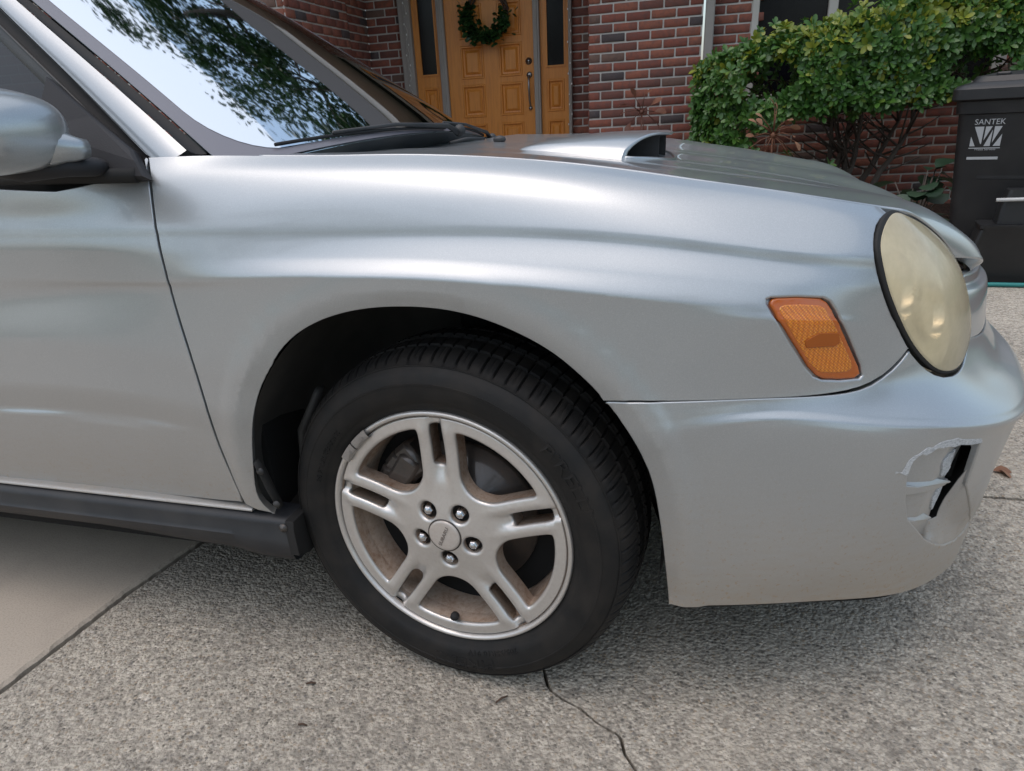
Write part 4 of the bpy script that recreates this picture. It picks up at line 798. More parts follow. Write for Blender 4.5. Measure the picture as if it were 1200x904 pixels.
b = MB(); b.add(*prism(xs, skp)); sk = b.build('side_skirt', M['skirt'], car, auto=R(45))
b = MB(); b.tube([(-.336, -.010, .420), (-.3325, -.004, .40), (-.327, .0, .365), (-.314, .002, .325)], [.008, .010, .010, .009], 10, True, .5); gd = b.build('splash_guard', M['rubber'], car, True)
for p in ((-.3315, -.011, .402), (-.316, -.006, .335)):
    b = MB(); b.lathe([(.0005, -.004), (.006, -.003), (.007, 0)], 12, T3(*p)); b.build('clip', M['trim'], gd, True)
b = MB(); b.lathe([(.0005, -.003), (.0035, -.003), (.004, -.001), (.008, 0), (.0085, .003)], 14, T3(-.306, -.0175, .292)); b.build('screw', M['iron'], sk, True)
b = MB(); b.add(*prism(np.linspace(-.302, -.285, 4), lambda x: [(-.012, .305), (-.016, .29), (-.014, .235), (.02, .222), (.09, .222), (.09, .305)])); b.build('skirt_end', M['rubber'], sk, auto=R(40))
# ---------------------------------------------------------------- wheel arch liner
prof = [(ARR + .006, .012), (ARR + .012, .05), (ARR + .010, .12), (ARR + .004, .20), (ARR - .02, .30), (ARR - .10, .33), (.14, .335)]
b = MB(); V = []; n = 60
for r, y in prof:
    for k in range(n+1):
        w = R(-18 + 218*k/n); rip = .004*math.sin(w*9)*(.02 < y < .28); V.append((ARX + (r + rip)*math.cos(w), y, ARZ + (r + rip)*math.sin(w)))
b.add(V, [(i*(n+1)+k, i*(n+1)+k+1, (i+1)*(n+1)+k+1, (i+1)*(n+1)+k) for i in range(len(prof)-1) for k in range(n)])
b.build('wheel_arch_liner', M['liner'], car, True)
b = MB(); b.tube([(-.31, .16, .16), (-.325, .12, .30), (-.30, .10, .44), (-.25, .09, .52)], [.02, .024, .02, .014], 8, True, .5); b.build('liner_rib', M['liner'], car, True)
b = MB(); b.tube([(.02, .22, .33), (.0, .25, .62)], .032, 10); b.tube([(.0, .2, .25), (-.1, .5, .26)], .022, 8); b.build('suspension_strut', M['void'], car, True)
# ---------------------------------------------------------------- front wheel
ST = R(6.3)
WM = Matrix(((math.cos(ST), math.sin(ST), 0, 0), (-math.sin(ST), math.cos(ST), 0, 0), (0, 0, 1, .308), (0, 0, 0, 1)))   # local X along, -Y outward, Z up
wheel = link(bpy.data.objects.new('wheel', None)); wheel.location = (0, 0, .308); wheel.empty_display_size = .1; setparent(wheel, car)
WMn = np.array(WM)
def toW(X): X = np.asarray(X, float).reshape(-1, 3); return X @ WMn[:3, :3].T + WMn[:3, 3]
# rim face: height is towards the outside (-Y)
A0 = 91.5
yp = Spl([0, .02, .035, .06, .085, .11, .14, .17, .195, .205, .25], np.array([.006, .006, .005, .001, -.003, -.006, -.007, -.006, -.004, -.0045, -.006]))
def rimS(x, z):
    x = np.atleast_1d(x); z = np.atleast_1d(z); r = np.hypot(x, z); y = yp(r)
    for k in range(5):
        w = R(A0 + 72*k); al = x*math.cos(w) + z*math.sin(w); pe = -x*math.sin(w) + z*math.cos(w)
        y = y - .0085*np.exp(-(pe/.0105)**4)*sstep(.088, .126, al)
        y = y + .0035*np.exp(-((np.abs(pe) - .0222)/.0085)**2)*sstep(.06, .12, al)*sstep(.204, .18, al)
    return toW(np.stack([x, -y, z], 1))
def chaikin(P_, n):
    P_ = np.array(P_, float)
    for _ in range(n):
        Q = np.roll(P_, -1, 0); P_ = np.stack([P_*.75 + Q*.25, P_*.25 + Q*.75], 1).reshape(-1, 2)
    return P_
def pol(r, a): return np.array([r*math.cos(R(a)), r*math.sin(R(a))])
holes = []
for k in range(5):
    a = A0 + 72*k; e = pol(1, a); p = pol(1, a + 90); a2 = a + 72; e2_ = pol(1, a2); p2 = pol(1, a2 - 90)
    cW = pol(.136, a + 36); W = [e*.186 + p*.0298, e*.160 + p*.0298, e*.135 + p*.0298] + [cW + .0502*pol(1, a + 36 + 180 + t) for t in (54, 42, 30, 18, 6, -6, -18, -30, -42, -54)] + [e2_*.135 + p2*.0298, e2_*.160 + p2*.0298, e2_*.186 + p2*.0298]
    W += [pol(.1945, a + t) for t in (60, 52, 44, 36, 28, 20, 12)]
    holes.append(chaikin(W, 2))
    S_ = [e*.118 + p*.0155, e*.160 + p*.0148, e*.194 + p*.0140, e*.201 + p*.007, e*.201 - p*.007, e*.194 - p*.0140, e*.160 - p*.0148, e*.118 - p*.0155]
    holes.append(chaikin(S_, 2))
lugs = [pol(.050, A0 + 36 + 72*k) for k in range(5)]
for l in lugs: holes.append(np.array([l + .0220*pol(1, t) for t in range(0, 360, 12)]))
rimo = panel('rim', lambda x, z: rimS(x, z), [pol(.2065, t) for t in range(0, 360, 3)], holes, (1, 1), .0058, M['rim'], wheel, .0025, .012, 0, .0062, .026, flip=False, hole_mat=M['barrel'], ddir=WMn[:3, 1])
b = MB(); b.lathe([(.2065, .009), (.2085, .010), (.2105, .0095)], 120, WM); b.build('rim_groove', M['groove'], wheel, True)
b = MB(); b.lathe([(.2105, .0095), (.2118, .004), (.2135, .0005), (.2165, -.0008), (.2192, .0005), (.2205, .004), (.2205, .012)], 120, WM); b.build('rim_lip', M['rim'], wheel, True)
b = MB(); b.lathe([(.200, .014), (.196, .022), (.190, .034), (.186, .05), (.182, .09), (.180, .17)], 96, WM); b.build('rim_barrel', M['barrel'], wheel, True)
b = MB(); b.lathe([(.1815, .078), (.05, .082)], 48, WM); b.build('dust_shield', M['void'], wheel, True)
b = MB(); b.lathe([(.0, -.0098), (.015, -.0096), (.024, -.0092), (.0272, -.0088), (.0284, -.0072), (.0284, 0)], 48, WM); cap = b.build('centre_cap', M['cap'], wheel, True)
b = MB(); b.lathe([(.0285, -.0064), (.0306, -.0066), (.0312, -.0040)], 48, WM); b.build('cap_groove', M['iron'], wheel, True)
for l in lugs:
    Q = WM @ T3(l[0], 0, l[1]); b = MB(); b.lathe([(.0152, .006), (.0150, .020), (.0005, .0205)], 24, Q); b.build('lug_pocket', M['iron'], wheel, True)
    b = MB(); b.lathe([(.0005, -.0035), (.004, -.003), (.0068, -.001), (.0088, .002), (.0092, .004), (.0094, .022)], 6, Q); b.lathe([(.0005, -.0045), (.0035, -.0038), (.0058, -.002), (.0066, .001)], 14, Q); b.build('lug_nut', M['chrome'], wheel, auto=R(35))
v0 = WM @ Vector((-.009, .020, -.188)); v1 = WM @ Vector((.002, -.004, -.170)); b = MB(); b.tube([v0, v0.lerp(v1, .3), v0.lerp(v1, .35), v1], [.006, .006, .0082, .0076], 10); b.build('valve_stem', M['rubber'], wheel, True)
for a_0, a_1 in ((127, 137.2), (138, 147)):
    b = MB(); b.lathe([(.2050, .006), (.2045, -.0015), (.2075, -.0045), (.2150, -.0050), (.2205, -.0035), (.2215, .002)], 10, WM, False, R(a_0), R(a_1))
    b.lathe([(.209, -.0046), (.209, -.0062), (.213, -.0064), (.213, -.005)], 6, WM, False, R(a_0 + 3), R(a_1 - 3)); b.build('balance_weight', M['lead'], wheel, auto=R(40))
# tyre
half_p = [(.2185, .010), (.2215, .004), (.225, .0015), (.230, -.0025), (.236, -.0060), (.2365, -.0068), (.246, -.0105), (.258, -.0130), (.268, -.0135), (.2685, -.0142), (.271, -.0142), (.2715, -.0130), (.280, -.0105), (.288, -.0060), (.2945, .0005), (.2950, -.0006), (.2965, -.0004), (.2970, .0016),
          (.3010, .0070), (.3050, .0140), (.3085, .0230), (.3110, .0340), (.3125, .0440), (.3128, .0455), (.306, .0465), (.306, .0535), (.3135, .0545), (.3145, .070), (.3150, .084), (.3075, .085), (.3075, .094), (.3152, .095)]
yc = .0955; full = half_p + [(r, 2*yc - y) for r, y in half_p[::-1]]
NB = 92; seg = 8; n = NB*seg; b = MB(); V = []
for i, (r, y) in enumerate(full):
    tread = 19 <= i <= len(full) - 20; sh = 18 <= i <= 23 or len(full) - 24 <= i <= len(full) - 19
    for k in range(n):
        ph = k % seg; w = 2*math.pi*k/n + (.030*max(0., 1 - abs(i - len(full)/2)/14) if tread else 0); rr_ = r; yy_ = y
        if tread and ph == 0: rr_ -= .0055
        if sh and not tread and ph == 0: rr_ -= .0022; yy_ += .0012
        if tread and ph == 4 and sh and (k//seg) % 2 == 0: rr_ -= .0016
        V.append((rr_*math.cos(w), yy_, rr_*math.sin(w)))
W_ = toW(V); lowm = W_[:, 2] < .0015; W_[:, 2] = np.maximum(W_[:, 2], .0012)
k_ = np.clip((.06 - W_[:, 2])/.06, 0, 1)
b.add([tuple(p) for p in W_], [(i*n+k, i*n+(k+1) % n, (i+1)*n+(k+1) % n, (i+1)*n+k) for i in range(len(full)-1) for k in range(n)])
ty = b.build('tyre', M['tyre'], wheel, auto=R(38))
def lettering(name, body, size, place, mat_, parent, sx=1., depth=.0008):
    cu = bpy.data.curves.new('text', 'FONT'); cu.body = body; cu.size = size; cu.extrude = depth; cu.align_x = 'CENTER'; cu.align_y = 'CENTER'; cu.resolution_u = 3
    o = link(bpy.data.objects.new('text', cu)); dg = bpy.context.evaluated_depsgraph_get(); me = o.evaluated_get(dg).to_mesh()
    V = [place(v.co.x*sx, v.co.y, v.co.z) for v in me.vertices]; F = [tuple(p.vertices) for p in me.polygons]; o.evaluated_get(dg).to_mesh_clear()
    bpy.data.objects.remove(o); bpy.data.curves.remove(cu)
    return mesh_obj(name, V, F, mat_, parent, False)
def on_tyre(r0, a0):
    sp = Spl([.22, .23, .2365, .246, .258, .2705, .28, .295], np.array([.004, -.0022, -.0068, -.0105, -.013, -.0142, -.0108, .0]))
    def f(x, y, z):
        r = r0 + y; a = R(a0) - x/r0; return tuple(toW([(r*math.cos(a), float(sp(np.array([r]))[0]) - .0003 - z, r*math.sin(a))])[0])
    return f
M['letter'] = plastic('tyre_lettering', (.012, .012, .013), .5, 240, .2, .2)
lettering('tyre_lettering', 'PIRELLI', .030, on_tyre(.2625, -86), M['tyre'], wheel, 1.35)
lettering('tyre_lettering', 'PIRELLI', .030, on_tyre(.2625, 33), M['tyre'], wheel, 1.35)
lettering('tyre_lettering', '205/55R16 91V', .0135, on_tyre(.2405, -72), M['tyre'], wheel, 1.2)
lettering('tyre_lettering', 'P6 FOUR SEASONS', .012, on_tyre(.246, 150), M['tyre'], wheel, 1.2)
rot = R(66)
def on_cap(x, y, z): return tuple(toW([(x*math.cos(rot) - y*math.sin(rot), -.0104 - z, x*math.sin(rot) + y*math.cos(rot))])[0])
M['cap_ink'] = mat('cap_lettering', (.16, .13, .11), .6)
lettering('cap_lettering', 'SUBARU', .0088, on_cap, M['cap_ink'], wheel, 1.25, .0002)
# brake
b = MB(); b.lathe([(.05, .055), (.075, .055), (.078, .068), (.138, .068), (.138, .092), (.07, .092)], 72, WM); b.build('brake_disc', M['iron'], car, True)
b = MB(); b.lathe([(.05, .028), (.072, .030), (.076, .06)], 36, WM); b.build('brake_hub', M['iron'], car, True)
b = MB()
for a_ in (128, 140, 152, 164): b.box((-.020, .040, -.03), (.020, .105, .035), WM @ Matrix.Rotation(-R(a_ - 90), 4, 'Y') @ T3(0, 0, .128), .008)
b.box((-.055, .034, -.022), (.05, .050, .02), WM @ Matrix.Rotation(-R(146 - 90), 4, 'Y') @ T3(0, 0, .125), .006); b.build('brake_caliper', M['iron'], car, auto=R(40))
# rear wheel and far wheels, plain, for views from the side
for px_, py_ in ((-2.525, .0), (-2.525, 1.47), (0, 1.47)):
    b = MB(); Q = T3(px_, py_, .308); b.lathe([(.215, .0), (.26, -.012), (.295, .0), (.312, .04), (.312, .16), (.295, .2), (.2, .2)], 64, Q)
    w2 = b.build('wheel', M['tyre'], car, True)
    b = MB(); b.lathe([(.0, .02), (.1, .012), (.19, .008), (.205, .002), (.218, 0)], 48, Q); b.build('rim', M['rim'], w2, True)
# ================================================================ ground and driveway
def concrete(name, cols, agg):
    m = mat(name, cols[0], .85); g = G(m); p = g.pos(); big = g.noise(p, 1.3, 5); med = g.noise(p, 9, 5)
    if agg:
        v = g.node('ShaderNodeTexVoronoi'); v.inputs['Scale'].default_value = 142; g.link(g.mapping(p, (1, 1, .4)), v.inputs['Vector'])
        d = v.outputs['Distance']; cc = g.sep(v.outputs['Color'])
        v2 = g.vor(p, 340)
        st = g.ramp(cc[0], [(0, (.18, .16, .13)), (.12, (.32, .28, .225)), (.36, (.52, .465, .38)), (.62, (.41, .325, .23)), (.74, (.64, .57, .47)), (.91, (.25, .23, .205)), (.965, (.74, .68, .59))], 'CONSTANT')
        paste = g.mix(med, (.36, .32, .26), (.50, .45, .375))
        c = g.mix(g.ramp(d, [(.34, 1.), (.56, 0.)]), paste, st)
        c = g.mix(g.math('MULTIPLY', g.ramp(big, [(.40, 0.), (.62, 1.)]), .75), c, g.mix(.55, c, (.15, .135, .115))); mm = g.noise(p, 62, 5, .7, .6); c = g.mix(g.math('MULTIPLY', g.ramp(mm, [(.38, 1.), (.52, 0.)]), .75), c, g.mix(.55, c, (.08, .072, .062))); c = g.mix(g.math('MULTIPLY', g.ramp(mm, [(.5, 0.), (.64, 1.)]), .55), c, (.64, .575, .48)); c = g.mix(g.math('MULTIPLY', g.ramp(g.noise(p, .55, 4, .6, 1.2), [(.5, 0.), (.7, 1.)]), .45), c, (.16, .145, .125)); c = g.mix(g.math('MULTIPLY', g.ramp(g.noise(p, 7.5, 7, .7, .8), [(.60, 0.), (.70, 1.)]), .5), c, (.12, .105, .09))
        c = g.mix(g.math('MULTIPLY', g.ramp(g.noise(p, 3.1, 6, .6), [(.52, 0.), (.72, 1.)]), .35), c, (.47, .41, .33))
        h = g.math('ADD', g.math('MULTIPLY', d, -1.2), g.math('ADD', g.math('MULTIPLY', v2, -.35), g.math('MULTIPLY', g.noise(p, 60, 4), .9))); g.bump(h, .8, .0046)
    else:
        f = g.noise(p, 260, 4, .7); c = g.mix(g.ramp(big, [(.3, 0.), (.7, 1.)]), cols[0], cols[1]); c = g.mix(g.math('MULTIPLY', g.ramp(f, [(.42, 1.), (.5, 0.)]), .28), c, (.16, .14, .12))
        c = g.mix(g.math('MULTIPLY', g.ramp(g.noise(p, 4, 6, .65), [(.5, 0.), (.75, 1.)]), .3), c, (.22, .19, .16)); g.bump(g.math('ADD', f, med), .35, .0016)
    g.set('Base Color', c); return m
M['agg'] = concrete('exposed_aggregate', ((.3, .29, .27),), True)
M['smooth'] = concrete('brushed_concrete', ((.47, .405, .33), (.40, .345, .28)), False)
M['soil'] = mat('soil', (.07, .05, .035), .95)
def mulch():
    m = mat('mulch', (.07, .035, .022), .95); g = G(m); p = g.pos(); v = g.vor(g.mapping(p, (1, 1, 1)), 60, out='Color'); n = g.noise(p, 90, 4)
    g.set('Base Color', g.ramp(g.sep(v)[0], [(0, (.03, .018, .012)), (.5, (.10, .045, .025)), (1, (.16, .085, .05))])); g.bump(n, 1., .02); return m
M['mulch'] = mulch()
def grass_m():
    m = mat('lawn', (.06, .10, .03), .9); g = G(m); p = g.pos(); g.set('Base Color', g.mix(g.noise(p, 6, 6), (.045, .075, .02), (.10, .13, .045))); g.bump(g.noise(p, 140, 3), 1., .03); return m
M['lawn'] = grass_m()
def struct(o): o['kind'] = 'structure'; return o
b = MB(); b.add([(-120, -120, -.12), (120, -120, -.12), (120, 120, -.12), (-120, 120, -.12)], [(0, 1, 2, 3)]); struct(b.build('ground', M['lawn']))
b = MB(); b.box((-9, -8, -.16), (9, 3.22, -.05)); sub = struct(b.build('driveway', M['soil']))
def slab(name, poly, m, z=0., parent=sub, bev=.006, rag=.0, seed=1):
    r_ = random.Random(seed); pts = []
    for (x0, y0), (x1, y1) in zip(poly, poly[1:] + poly[:1]):
        L_ = math.hypot(x1-x0, y1-y0); near = min(math.hypot(x0-.1, y0), math.hypot(x1-.1, y1)) < 2.5; k = max(1, int(L_/(.012 if near and rag else .5))); k = min(k, 160)
        pts += [(x0 + (x1-x0)*i/k, y0 + (y1-y0)*i/k) for i in range(k)]
    n = len(pts); P_ = np.array(pts); t = np.roll(P_, -1, 0) - np.roll(P_, 1, 0); t /= np.linalg.norm(t, axis=1)[:, None]; nrm = np.stack([-t[:, 1], t[:, 0]], 1)
    ar = (P_[:, 0]*np.roll(P_[:, 1], -1) - np.roll(P_[:, 0], -1)*P_[:, 1]).sum(); nrm *= 1 if ar > 0 else -1
    P_ = P_ + nrm*np.array([r_.uniform(0, rag) for _ in range(n)])[:, None]
    tops = P_ + nrm*bev*np.array([r_.uniform(.6, 1.6) for _ in range(n)])[:, None]
    V = [(x, y, z) for x, y in tops] + [(x, y, z - bev*.9) for x, y in P_] + [(x, y, z - .07) for x, y in P_]
    F = [tuple(range(n))] + [(i, (i+1) % n, n + (i+1) % n, n+i) for i in range(n)] + [(n+i, n+(i+1) % n, 2*n+(i+1) % n, 2*n+i) for i in range(n)]
    if ar > 0: F = [F[0]] + [f[::-1] for f in F[1:]]
    else: F = [F[0][::-1]] + F[1:]
    o = mesh_obj(name, V, F, m, parent, False); return o
jl = [(-.93, -1.3), (-.872, -.5), (-.852, -.243), (-.845, -.128), (-.832, .079), (-.800, .285), (-.775, .6), (-.74, 1.2), (-.70, 3.2)]
jr = [(x + .011, y) for x, y in jl]
slab('smooth_slab', [(-9, -8), (-1.4, -8)] + jl + [(-9, 3.2)], M['smooth'], .004, rag=.004, seed=2)
crk = [(-.69, 1.45), (-.45, .95), (-.2, .52), (.03, .2), (.118, .1), (.147, .045), (.160, .012), (.171, -.002), (.196, -.018), (.226, -.030), (.262, -.057), (.298, -.074), (.305, -.082), (.315, -.112), (.337, -.142), (.40, -.25), (.60, -.7), (.92, -1.6), (1.2, -3), (1.6, -8)]
cr2 = [(x + .0035, y + .0028) for x, y in crk]
slab('aggregate_slab', [(-1.389, -8), (1.6, -8)] + crk[::-1][1:] + [jr[-2]] + jr[::-1][2:], M['agg'], 0., bev=.0016, rag=.0014, seed=3)
yj = lambda x: .890 + .004*(x - 1.1)
slab('aggregate_slab', cr2 + [(9, -8), (9, yj(9) - .006), (-.2, yj(-.2) - .006), (-.45, yj(0) + .06)][:3] + [(-.335, .884)], M['agg'], -.002, bev=.0016, rag=.0014, seed=4)
slab('aggregate_slab', [(-.35, .893), (9, yj(9) + .004), (9, 3.2), (-.685, 3.2), (-.69, 1.47)], M['agg'], -.001, bev=.003, rag=.002, seed=5)
# ================================================================ house
HA = R(4.87); WS = np.array([math.cos(HA), math.sin(HA), 0]); WMm = np.array([-math.sin(HA), math.cos(HA), 0])
HM = Matrix(((WS[0], WMm[0], 0, 0), (WS[1], WMm[1], 0, 0), (0, 0, 1, 0), (0, 0, 0, 1)))       # (s, m, z) -> world
hw = lambda s, m, z: tuple(HM @ Vector((s, m, z)))
house = thing('brick_house', 'red brick house with a panelled wooden front door behind the car', 'house', hw(-1.2, 6.85, 0))
def brick_mat(name, attr):
    m = mat(name, (.2, .06, .04), .88); g = G(m); p = g.pos()
    if attr: a = g.node('ShaderNodeVertexColor', layer_name='tone'); a.layer_name = 'tone'; r = g.sep(a.outputs[0])[0]
    else: r = g.node('ShaderNodeObjectInfo').outputs['Random']
    base = g.ramp(r, [(0, (.26, .084, .054)), (.20, (.205, .064, .046)), (.36, (.29, .100, .062)), (.55, (.17, .066, .050)), (.68, (.24, .074, .050)), (.80, (.165, .10, .077)), (.88, (.068, .058, .060)), (.94, (.265, .086, .056))], 'CONSTANT')
    n = g.noise(p, 26, 5, .65); f = g.noise(p, 230, 4, .7)
    c = g.mix(g.math('MULTIPLY', g.ramp(n, [(.42, 0.), (.68, 1.)]), .55), base, (.085, .062, .058)); c = g.mix(g.math('MULTIPLY', g.ramp(f, [(.5, 0.), (.75, 1.)]), .4), c, (.30, .14, .10))
    g.set('Base Color', c); g.bump(g.math('ADD', f, n), .6, .004); return m
M['brick'] = brick_mat('red_brick', False); M['brick_far'] = brick_mat('red_brick_joined', True)
def mortar():
    m = mat('mortar', (.40, .385, .36), .95); g = G(m); p = g.pos(); g.set('Base Color', g.mix(g.noise(p, 30, 5), (.42, .395, .36), (.60, .57, .53))); g.bump(g.noise(p, 300, 3), .6, .003); return m
M['mortar'] = mortar()
M['trim_paint'] = plastic('taupe_trim', (.30, .275, .25), .6, 120, .15, .2)
M['white_trim'] = plastic('cream_trim', (.52, .49, .44), .55, 120, .1, .15)
BL, BH, BD, CH, CL = .1905, .0590, .06, .0717, .2032
cand = []                                             # (size in picture, matrix, scale) of every brick
def brick_wall(origin, dirv, outv, length, z0, z1, joint=.009, phase=0., skip=None):
    "bricks of a wall from origin along dirv, faces towards outv (both in s,m)"
    d = Vector((dirv[0], dirv[1], 0)); o = Vector((outv[0], outv[1], 0)); n0 = int(math.floor(z0/CH)); n1 = int(z1/CH)
    for c_ in range(n0, n1):
        x = -CL/2*((c_ + int(phase)) % 2)
        while x < length - .01:
            a, e = max(x, 0), min(x + CL - .0127, length); x += CL
            if e - a < .03: continue
            z = c_*CH
            if skip and skip((a+e)/2, z + CH/2): continue
            s_ = rng.uniform(-.0012, .0012); ctr_ = Vector((origin[0], origin[1], 0)) + d*((a+e)/2) + o*(joint - BD/2 + rng.uniform(-.0015, .0015)); ctr_.z = z + CH/2 + s_
            Q = HM @ Matrix(((d.x, -o.x, 0, ctr_.x), (d.y, -o.y, 0, ctr_.y), (0, 0, 1, ctr_.z), (0, 0, 0, 1))) @ Matrix.Rotation(rng.uniform(-.006, .006), 4, 'Y') @ Matrix.Diagonal(((e-a)/BL, 1, rng.uniform(.97, 1.02), 1))
            cand.append((Q, e - a))
def mort(origin, dirv, outv, length, z0, z1, th=.12, skip_boxes=()):
    d = Vector((dirv[0], dirv[1], 0)); o = Vector((outv[0], outv[1], 0)); Q = HM @ Matrix(((d.x, -o.x, 0, origin[0]), (d.y, -o.y, 0, origin[1]), (0, 0, 1, 0), (0, 0, 0, 1)))
    b = MB(); b.box((0, 0, z0), (length, th, z1), Q); b.build('mortar', M['mortar'], house)
def wall(origin, dirv, outv, length, z0, z1, phase=0, skip=None, mo=True):
    brick_wall(origin, dirv, outv, length, z0, z1, phase=phase, skip=skip)
    if mo: mort(origin, dirv, outv, length, z0, z1)
TOP = 2.75; PD = 6.03; DD = 6.85; SI = -2.487; HW_ = 6.15
wall((-.243, PD), (1, 0), (0, -1), .915, -.1, TOP, 0)                                  # pier beside the door
wall((-.243, DD), (0, -1), (-1, 0), DD - PD - .012, -.1, TOP, 1)                             # its return (hidden side)
wall((-.468, DD), (1, 0), (0, -1), .225, -.1, TOP, 1)                                  # narrow strip right of the door
wall((SI + .002, DD), (1, 0), (0, -1), .345, -.1, TOP, 1)                              # left of the door
wall((SI, DD), (0, -1), (1, 0), DD - 6.262, -.1, TOP, 0)                               # wing side wall, inner piece
wall((SI + .028, 6.262), (0, -1), (1, 0), 6.262 - 4.98, -.1, TOP, 0)                       # wing side wall, outer piece
wall((SI + .028 - 3.0, 4.98), (1, 0), (0, -1), 3.0 - .01, -.1, TOP, 1)                     # wing front
WIN = (1.06, 2.95, .835, 2.3)
wsk = lambda x, z: WIN[0] - .76 < x < WIN[1] - .76 and z > WIN[2]
wall((.76, HW_), (1, 0), (0, -1), 4.2, -.1, TOP, 0, wsk, False)
mort((.76, HW_), (1, 0), (0, -1), WIN[0] - .76, -.1, TOP); mort((WIN[0], HW_), (1, 0), (0, -1), WIN[1] - WIN[0], -.1, WIN[2]); mort((WIN[1], HW_), (1, 0), (0, -1), 4.96 - WIN[1], -.1, TOP)
# choose the bricks that show largest as objects, join the rest
b = MB(); b.box((-BL/2, -BD/2, -BH/2), (BL/2, BD/2, BH/2), None, .004)
proto = b.build('brick', M['brick'], house, True); proto.matrix_basis = Matrix.Identity(4)
sc_l = []
for Q, L_ in cand:
    p = np.array(Q.translation); u = to_px(p); fo = (p - CAMP) @ _f
    vis = -10 < u[0] < 1210 and -12 < u[1] < 215 and fo > 0
    if u[0] > 815 and 40 < u[1] < 120: vis = False
    if u[0] < 300 and u[1] > 30: vis = False
    if 450 < u[0] < 690 and u[1] > 160: vis = False
    sc_l.append((L_/fo if vis else 0, Q))
order = sorted(range(len(sc_l)), key=lambda i: -sc_l[i][0]); far_b = MB(); cnt = 0
bv = [tuple(v.co) for v in proto.data.vertices]; bf = [tuple(p.vertices) for p in proto.data.polygons]
for rank, i in enumerate(order):
    sz, Q = sc_l[i]
    if sz > 0 and cnt < 298:
        o = proto if cnt == 0 else copy_to(proto); o.matrix_basis = Q; setparent(o, house); cnt += 1
    else:
        t = rng.random(); far_b.add([tuple(Q @ Vector(v)) for v in bv], bf, (t, t, t, 1))
fb_ = far_b.build('far_bricks', M['brick_far'], house, True, col=True); fb_['kind'] = 'stuff'
def wbox(b, s0, s1, m0, m1, z0, z1, bev=0.): return b.box((s0, m0, z0), (s1, m1, z1), HM, bev)
# ---- front door with its frame and side lights
def wood():
    m = mat('honey_oak', (.42, .17, .045), .42, 0, .25, .2); g = G(m); p = g.pos(); q = g.mapping(p, (1, 1, .06)); n = g.noise(q, 55, 6, .7, .6); big = g.noise(p, 3, 3)
    c = g.ramp(n, [(.25, (.42, .135, .018)), (.5, (.60, .22, .030)), (.75, (.68, .275, .05))]); g.set('Base Color', g.mix(g.math('MULTIPLY', big, .3), c, (.38, .14, .025))); g.bump(n, .12, .002); return m
M['oak'] = wood()
M['door_glass'] = mat('dark_door_glass', (.006, .006, .008), .12, 0, 0., .02, .25)
M['pewter'] = mat('pewter_handle', (.26, .25, .25), .3, 1.)
m_front = DD - .02
def raised(b, s0, s1, z0, z1, m):
    f = .020; wbox(b, s0, s1, m - .004, m + .02, z0, z0 + f); wbox(b, s0, s1, m - .004, m + .02, z1 - f, z1); wbox(b, s0, s0 + f, m - .0035, m + .02, z0 + f, z1 - f); wbox(b, s1 - f, s1, m - .0035, m + .02, z0 + f, z1 - f)
def frame_ring(s0, s1, z0, z1, m, w, parent, name):
    # a moulding ring that steps down to a raised field
    rings = [(0, .0), (.006, -.009), (.016, -.009), (.026, .010), (.040, .012), (.062, -.004)]
    V = []; F = []
    for ins, dm in rings: V += [hw(s0+ins, m+dm, z0+ins), hw(s1-ins, m+dm, z0+ins), hw(s1-ins, m+dm, z1-ins), hw(s0+ins, m+dm, z1-ins)]
    for r in range(len(rings)-1):
        for k in range(4): F.append((r*4+k, r*4+(k+1) % 4, r*4+4+(k+1) % 4, r*4+4+k))
    k = (len(rings)-1)*4; F.append((k, k+1, k+2, k+3)); return mesh_obj(name, V, F, M['oak'], parent, False)
def board_with_holes(name, s0, s1, z0, z1, m, holes_, parent, th=.045):
    ss = sorted({s0, s1, *[h[0] for h in holes_], *[h[1] for h in holes_]}); zz = sorted({z0, z1, *[h[2] for h in holes_], *[h[3] for h in holes_]})
    V = [hw(s, m, z) for s in ss for z in zz]; F = []; nz = len(zz)
    for i in range(len(ss)-1):
        for j in range(nz-1):
            cs, cz2 = (ss[i]+ss[i+1])/2, (zz[j]+zz[j+1])/2
            if any(h[0] < cs < h[1] and h[2] < cz2 < h[3] for h in holes_): continue
            F.append((i*nz+j, (i+1)*nz+j, (i+1)*nz+j+1, i*nz+j+1))
    k = len(V); V += [hw(s0, m, z0), hw(s1, m, z0), hw(s1, m, z1), hw(s0, m, z1), hw(s0, m+th, z0), hw(s1, m+th, z0), hw(s1, m+th, z1), hw(s0, m+th, z1)]
    F += [(k, k+4, k+5, k+1), (k+1, k+5, k+6, k+2), (k+2, k+6, k+7, k+3), (k+3, k+7, k+4, k)]
    return mesh_obj(name, V, F, M['oak'], parent, False)
rows = [(.52, .79), (.85, 1.145), (1.195, 1.485), (1.54, 1.83), (1.885, 2.175)]; cols_ = [(-1.556, -1.325), (-1.175, -.950)]
H_ = [(c0, c1, r0, r1) for c0, c1 in cols_ for r0, r1 in rows]
dr = board_with_holes('door', -1.690, -.833, .25, 2.30, m_front, H_, house)
for c0, c1, r0, r1 in H_: frame_ring(c0, c1, r0, r1, m_front, .02, dr, 'door_panel')
b = MB(); Q = HM @ T3(-.886, m_front, 1.315); b.lathe([(.0005, -.022), (.012, -.022), (.016, -.012), (.030, -.008), (.032, 0)], 20, Q); b.build('deadbolt', M['pewter'], dr, True)
